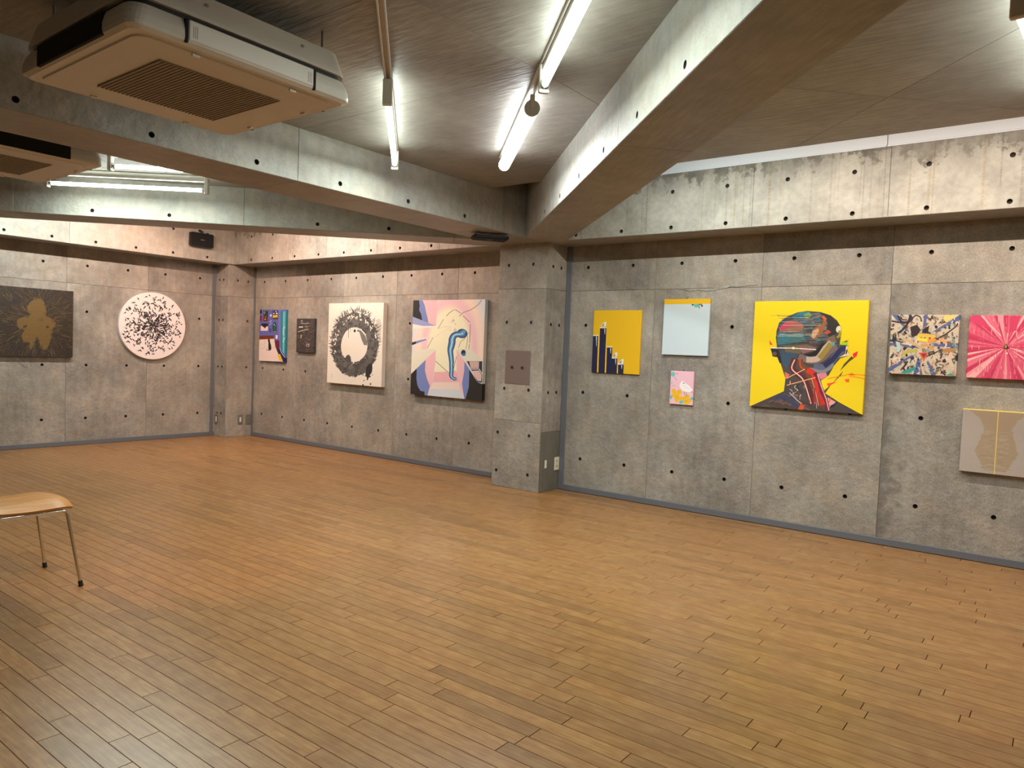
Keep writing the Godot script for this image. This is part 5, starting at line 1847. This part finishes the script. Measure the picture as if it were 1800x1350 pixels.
# ---------------------------------------------------------------- small fittings
func build_fittings() -> void:
	# brown steel plate with two key cylinders on the middle column
	var o := thing("steel_plate", "brown steel plate with two round key cylinders on the column", "plate", Vector3(4.916, 0.96, 0.3205))
	var e := Mesher.new()
	e.box(Vector3(-0.14, 0, 0), Vector3(0.14, 0.304, 0.005), 0.0015)
	put(e, "plate", M.plate, o)
	for s in [-0.058, 0.058]:
		var k := Mesher.new()
		k.cyl(Vector3(s, 0.15, 0.004), Vector3(s, 0.15, 0.010), 0.0165, 0.015, 20)
		var kk := put(k, "key_cylinder", M.steel, o)
		var q := Mesher.new()
		q.cyl(Vector3(s, 0.15, 0.0098), Vector3(s, 0.15, 0.0112), 0.0095, 0.0095, 16)
		put(q, "keyway", M.black, kk)
	for sx in [-0.125, 0.125]:
		for sy in [0.015, 0.289]:
			var sc := Mesher.new()
			sc.cyl(Vector3(sx, sy, 0.004), Vector3(sx, sy, 0.0065), 0.004, 0.003, 8)
			put(sc, "screw", M.plate, o)
	# sockets and plates low on the columns
	wall_plate("socket_plate", "cream double socket plate low on the side of the middle column", Transform3D(Basis(Vector3.UP, PI / 2), Vector3(5.2005, 0.18, 0.049)), 0.072, 0.12, M.cream, 2)
	wall_plate("switch_plate", "narrow white outlet insert beside the cream socket plate", Transform3D(Basis(Vector3.UP, PI / 2), Vector3(5.2005, 0.212, 0.226)), 0.028, 0.074, M.white, 0)
	wall_plate("socket_plate", "grey plate with a white insert on the corner column facing the long floor", Transform3D(Basis(Vector3.UP, PI / 2), Vector3(0.2705, 0.16, 0.172)), 0.070, 0.122, M.greyplate, 1)
	wall_plate("socket_plate", "grey plate with a white insert on the corner column beside the round canvas", Transform3D(Basis.IDENTITY, Vector3(0.07, 0.16, 0.3855)), 0.066, 0.122, M.greyplate, 1)
	wall_plate("blank_plate", "blank grey-brown cover plate on the corner column", Transform3D(Basis(Vector3.UP, PI / 2), Vector3(0.2705, 0.155, 0.056)), 0.078, 0.13, M.greyplate, 0)
	# loudspeakers
	speaker("black flat loudspeaker on a bracket high on the far edge beam", Transform3D(Basis(Vector3.UP, PI / 2), Vector3(0.3005, 2.385, 0.803)), true)
	speaker("black flat loudspeaker slung under the beams by the middle column", Transform3D(Basis(Vector3.UP, 0.9) * Basis(Vector3.RIGHT, PI * 0.5), Vector3(5.01, SOFFIT - 0.012, 0.90)), false)

func wall_plate(called: String, label: String, xf: Transform3D, w: float, h: float, m: Material, kind: int) -> void:
	var o := thing(called, label, "outlet")
	o.transform = xf
	var e := Mesher.new()
	e.box(Vector3(-w / 2, 0, 0), Vector3(w / 2, h, 0.008), 0.0025)
	put(e, "plate", m, o)
	if kind == 1:
		var q := Mesher.new()
		q.box(Vector3(-0.012, h * 0.24, 0.007), Vector3(0.012, h * 0.76, 0.010), 0.001)
		put(q, "insert", M.white, o)
	if kind == 2:
		for y in [0.3, 0.7]:
			for x in [-0.008, 0.004]:
				var q := Mesher.new()
				q.box(Vector3(x, h * y - 0.009, 0.0075), Vector3(x + 0.004, h * y + 0.009, 0.0086))
				put(q, "slot", M.black, o)
	if kind == 0 and w < 0.03:
		for y in [0.2, 0.5, 0.8]:
			var q := Mesher.new()
			q.box(Vector3(-0.009, h * y - 0.008, 0.0075), Vector3(0.009, h * y + 0.008, 0.0092), 0.0005)
			put(q, "switch", M.cream, o)

func speaker(label: String, xf: Transform3D, upright: bool) -> void:
	var o := thing("loudspeaker", label, "loudspeaker", Vector3.ZERO, 0.0, "small black loudspeakers")
	o.transform = xf
	var r := 0.02
	var w := 0.147
	var h := 0.168
	var y0 := 0.0
	if not upright:
		y0 = -h * 0.5
	var poly := PackedVector2Array()
	for q in 4:
		var c := Vector2((w - r) * (1 if q == 0 or q == 3 else -1), y0 + (h - r if q < 2 else r))
		for i in 5:
			var t := PI / 2 * q + PI / 8 * i
			poly.append(c + Vector2(cos(t), sin(t)) * r)
	var e := Mesher.new()
	var z0 := 0.028 if upright else 0.012
	var dp := 0.045 if upright else 0.022
	e.prism(poly, z0, z0 + dp)
	put(e, "cabinet", M.black, o)
	var g := Mesher.new()
	g.xf = Transform3D(Basis.from_scale(Vector3(0.94, 0.9, 1)), Vector3(0, (y0 + h * 0.5) * 0.1, 0))
	g.prism(poly, z0 + dp + 0.0002, z0 + dp + 0.005)
	put(g, "front_cloth", M.black_soft, o)
	var b := Mesher.new()
	b.box(Vector3(-0.02, y0 + h * 0.35, 0.0), Vector3(0.02, y0 + h * 0.65, z0 + 0.002), 0.002)
	put(b, "bracket", M.black, o)
	var l := Mesher.new()
	l.box(Vector3(-0.025, y0 + h * 0.48, z0 + dp + 0.0052), Vector3(0.025, y0 + h * 0.515, z0 + dp + 0.0062))
	put(l, "name_bar", M.steel, o)
	if upright:
		var k := Mesher.new()
		k.cyl(Vector3(0.0, h - 0.004, z0 + 0.02), Vector3(0.0, h + 0.022, z0 + 0.02), 0.012, 0.018, 14)
		k.cyl(Vector3(0.0, h + 0.022, z0 + 0.02), Vector3(0.0, h + 0.034, z0 - 0.028), 0.014, 0.016, 14)
		put(k, "swivel_arm", M.black, o)

# ---------------------------------------------------------------- chair
func build_chair() -> void:
	var o := thing("chair", "plywood stacking chair with thin chrome legs and black feet", "chair", Vector3(4.835, 0, 4.285))
	# moulded seat shell with a raised back, faces -z; the sides droop a little
	var nx := 14
	var nz := 16
	var top := []
	for i in nx + 1:
		var col := []
		for k in nz + 1:
			var s := -1.0 + 2.0 * i / nx
			var t := float(k) / nz                      # 0 front, 1 start of the back curve
			var half := 0.222 - 0.02 * t
			# rounded corners at the front
			if t < 0.22:
				half -= 0.05 * pow(1.0 - t / 0.22, 2.0)
			var x := s * half
			var z := -0.205 + 0.42 * t
			var y := 0.447 - 0.030 * pow(absf(s), 3.0) - 0.022 * pow(maxf(0.0, 1.0 - t * 4.5), 2.0) - 0.012 * sin(PI * t)
			y += 0.05 * pow(maxf(0.0, t - 0.75) / 0.25, 2.0)
			col.append(Vector3(x, y, z))
		top.append(col)
	shell(top, nx, nz, 0.012, "seat", o)
	var back := []
	for i in nx + 1:
		var col := []
		for k in nz + 1:
			var s := -1.0 + 2.0 * i / nx
			var t := float(k) / nz
			var half := 0.20 - 0.10 * exp(-pow((t - 0.12) / 0.16, 2.0))
			if t > 0.85:
				half -= 0.05 * pow((t - 0.85) / 0.15, 2.0)
			var y := 0.49 + 0.32 * t
			var z := 0.215 + 0.022 * sin(t * PI * 0.5) + 0.07 * t - 0.03 * s * s
			col.append(Vector3(s * half, y, z))
		back.append(col)
	shell(back, nx, nz, 0.011, "backrest", o)
	# two hoops, one on each side: front leg, rail under the seat, rear leg
	for s in [-1.0, 1.0]:
		var path := []
		var x0: float = s * 0.220
		var x1: float = s * 0.195
		var f := Vector3(x0, 0.022, -0.222)
		var b := Vector3(x0, 0.022, 0.235)
		var ft := Vector3(x1, 0.386, -0.165)
		var bt := Vector3(x1, 0.386, 0.15)
		path.append(f)
		path.append(f.lerp(ft, 0.93))
		for i in range(1, 7):
			var t := i / 7.0
			path.append(f.lerp(ft, 0.93).lerp(ft, t).lerp(ft.lerp(bt, t * 0.09), t))
		path.append(ft.lerp(bt, 0.12))
		path.append(ft.lerp(bt, 0.88))
		for i in range(1, 7):
			var t := i / 7.0
			path.append(ft.lerp(bt, 0.88).lerp(bt, t).lerp(bt.lerp(b, t * 0.07), t))
		path.append(bt.lerp(b, 0.08))
		path.append(b)
		var e := Mesher.new()
		e.tube(path, 0.0078, 12)
		var leg := put(e, "leg_hoop", M.chrome, o)
		for q in [[f, ft], [b, bt]]:
			var k := Mesher.new()
			var d: Vector3 = (q[1] - q[0]).normalized()
			k.cyl(q[0] - d * 0.0215, q[0] + d * 0.006, 0.0115, 0.0100, 14)
			put(k, "foot_cap", M.rubber, leg)
	var c := Mesher.new()
	c.box(Vector3(-0.19, 0.380, -0.03), Vector3(0.19, 0.391, 0.03), 0.003)
	put(c, "cross_bar", M.steel, o)
	c = Mesher.new()
	c.box(Vector3(-0.055, 0.3912, -0.055), Vector3(0.055, 0.4225, 0.055), 0.003)
	put(c, "seat_mount", M.steel, o)

func shell(top: Array, nx: int, nz: int, th: float, called: String, parent: Node3D) -> void:
	var nrm := func(i: int, k: int) -> Vector3:
		var a: Vector3 = top[mini(i + 1, nx)][k] - top[maxi(i - 1, 0)][k]
		var b: Vector3 = top[i][mini(k + 1, nz)] - top[i][maxi(k - 1, 0)]
		return b.cross(a).normalized()
	var e := Mesher.new()
	for i in nx:
		for k in nz:
			var p := [top[i][k], top[i][k + 1], top[i + 1][k + 1], top[i + 1][k]]
			var n := [nrm.call(i, k), nrm.call(i, k + 1), nrm.call(i + 1, k + 1), nrm.call(i + 1, k)]
			var u := [Vector2(float(k) / nz, float(i) / nx), Vector2(float(k + 1) / nz, float(i) / nx), Vector2(float(k + 1) / nz, float(i + 1) / nx), Vector2(float(k) / nz, float(i + 1) / nx)]
			e.trin(p[0], p[1], p[2], n[0], n[1], n[2], u[0], u[1], u[2])
			e.trin(p[0], p[2], p[3], n[0], n[2], n[3], u[0], u[2], u[3])
			var q := []
			for j in 4:
				q.append(p[j] - n[j] * th)
			e.trin(q[0], q[2], q[1], -n[0], -n[2], -n[1], u[0], u[2], u[1])
			e.trin(q[0], q[3], q[2], -n[0], -n[3], -n[2], u[0], u[3], u[2])
	var s := put(e, called, M.ply, parent)
	var g := Mesher.new()
	var rim := []
	for k in nz + 1:
		rim.append([0, k])
	for i in range(1, nx + 1):
		rim.append([i, nz])
	for k in range(nz - 1, -1, -1):
		rim.append([nx, k])
	for i in range(nx - 1, 0, -1):
		rim.append([i, 0])
	for j in rim.size():
		var a: Array = rim[j]
		var b: Array = rim[(j + 1) % rim.size()]
		var pa: Vector3 = top[a[0]][a[1]]
		var pb: Vector3 = top[b[0]][b[1]]
		g.quad(pb, pa, pa - nrm.call(a[0], a[1]) * th, pb - nrm.call(b[0], b[1]) * th)
	put(g, "edge_band", M.ply_edge, s)

# ---------------------------------------------------------------- scene
func _ready() -> void:
	rng.seed = 7
	# camera
	var cam := Camera3D.new()
	cam.name = "camera"
	cam.fov = 55.346
	cam.near = 0.05
	cam.far = 60.0
	add_child(cam)
	cam.transform = Transform3D(Basis(Vector3(0.79333, 0.03922, -0.60755), Vector3(-0.05796, 0.99825, -0.01124), Vector3(0.60605, 0.04413, 0.79419)), Vector3(8.92358, 1.25257, 5.64612))
	cam.current = true
	# environment: a closed room, no sky
	var we := WorldEnvironment.new()
	we.name = "world"
	var env := Environment.new()
	env.background_mode = Environment.BG_COLOR
	env.background_color = Color(0, 0, 0)
	env.tonemap_mode = Environment.TONE_MAPPER_LINEAR
	env.tonemap_exposure = 1.17
	env.sdfgi_enabled = true
	env.ssao_enabled = true
	env.ssil_enabled = true
	we.environment = env
	add_child(we)
	make_materials()
	build_lights()
	build_walls()
	build_columns()
	build_beams()
	build_ceiling()
	build_floor()
	air_conditioner(Vector3(6.025, 2.25, 4.07), "white four-way air conditioner hung from the ceiling over the chair", 3)
	air_conditioner(Vector3(3.835, 2.25, 4.10), "white four-way air conditioner half hidden behind the straight beam", 0)
	build_canvases()
	build_fittings()
	build_chair()
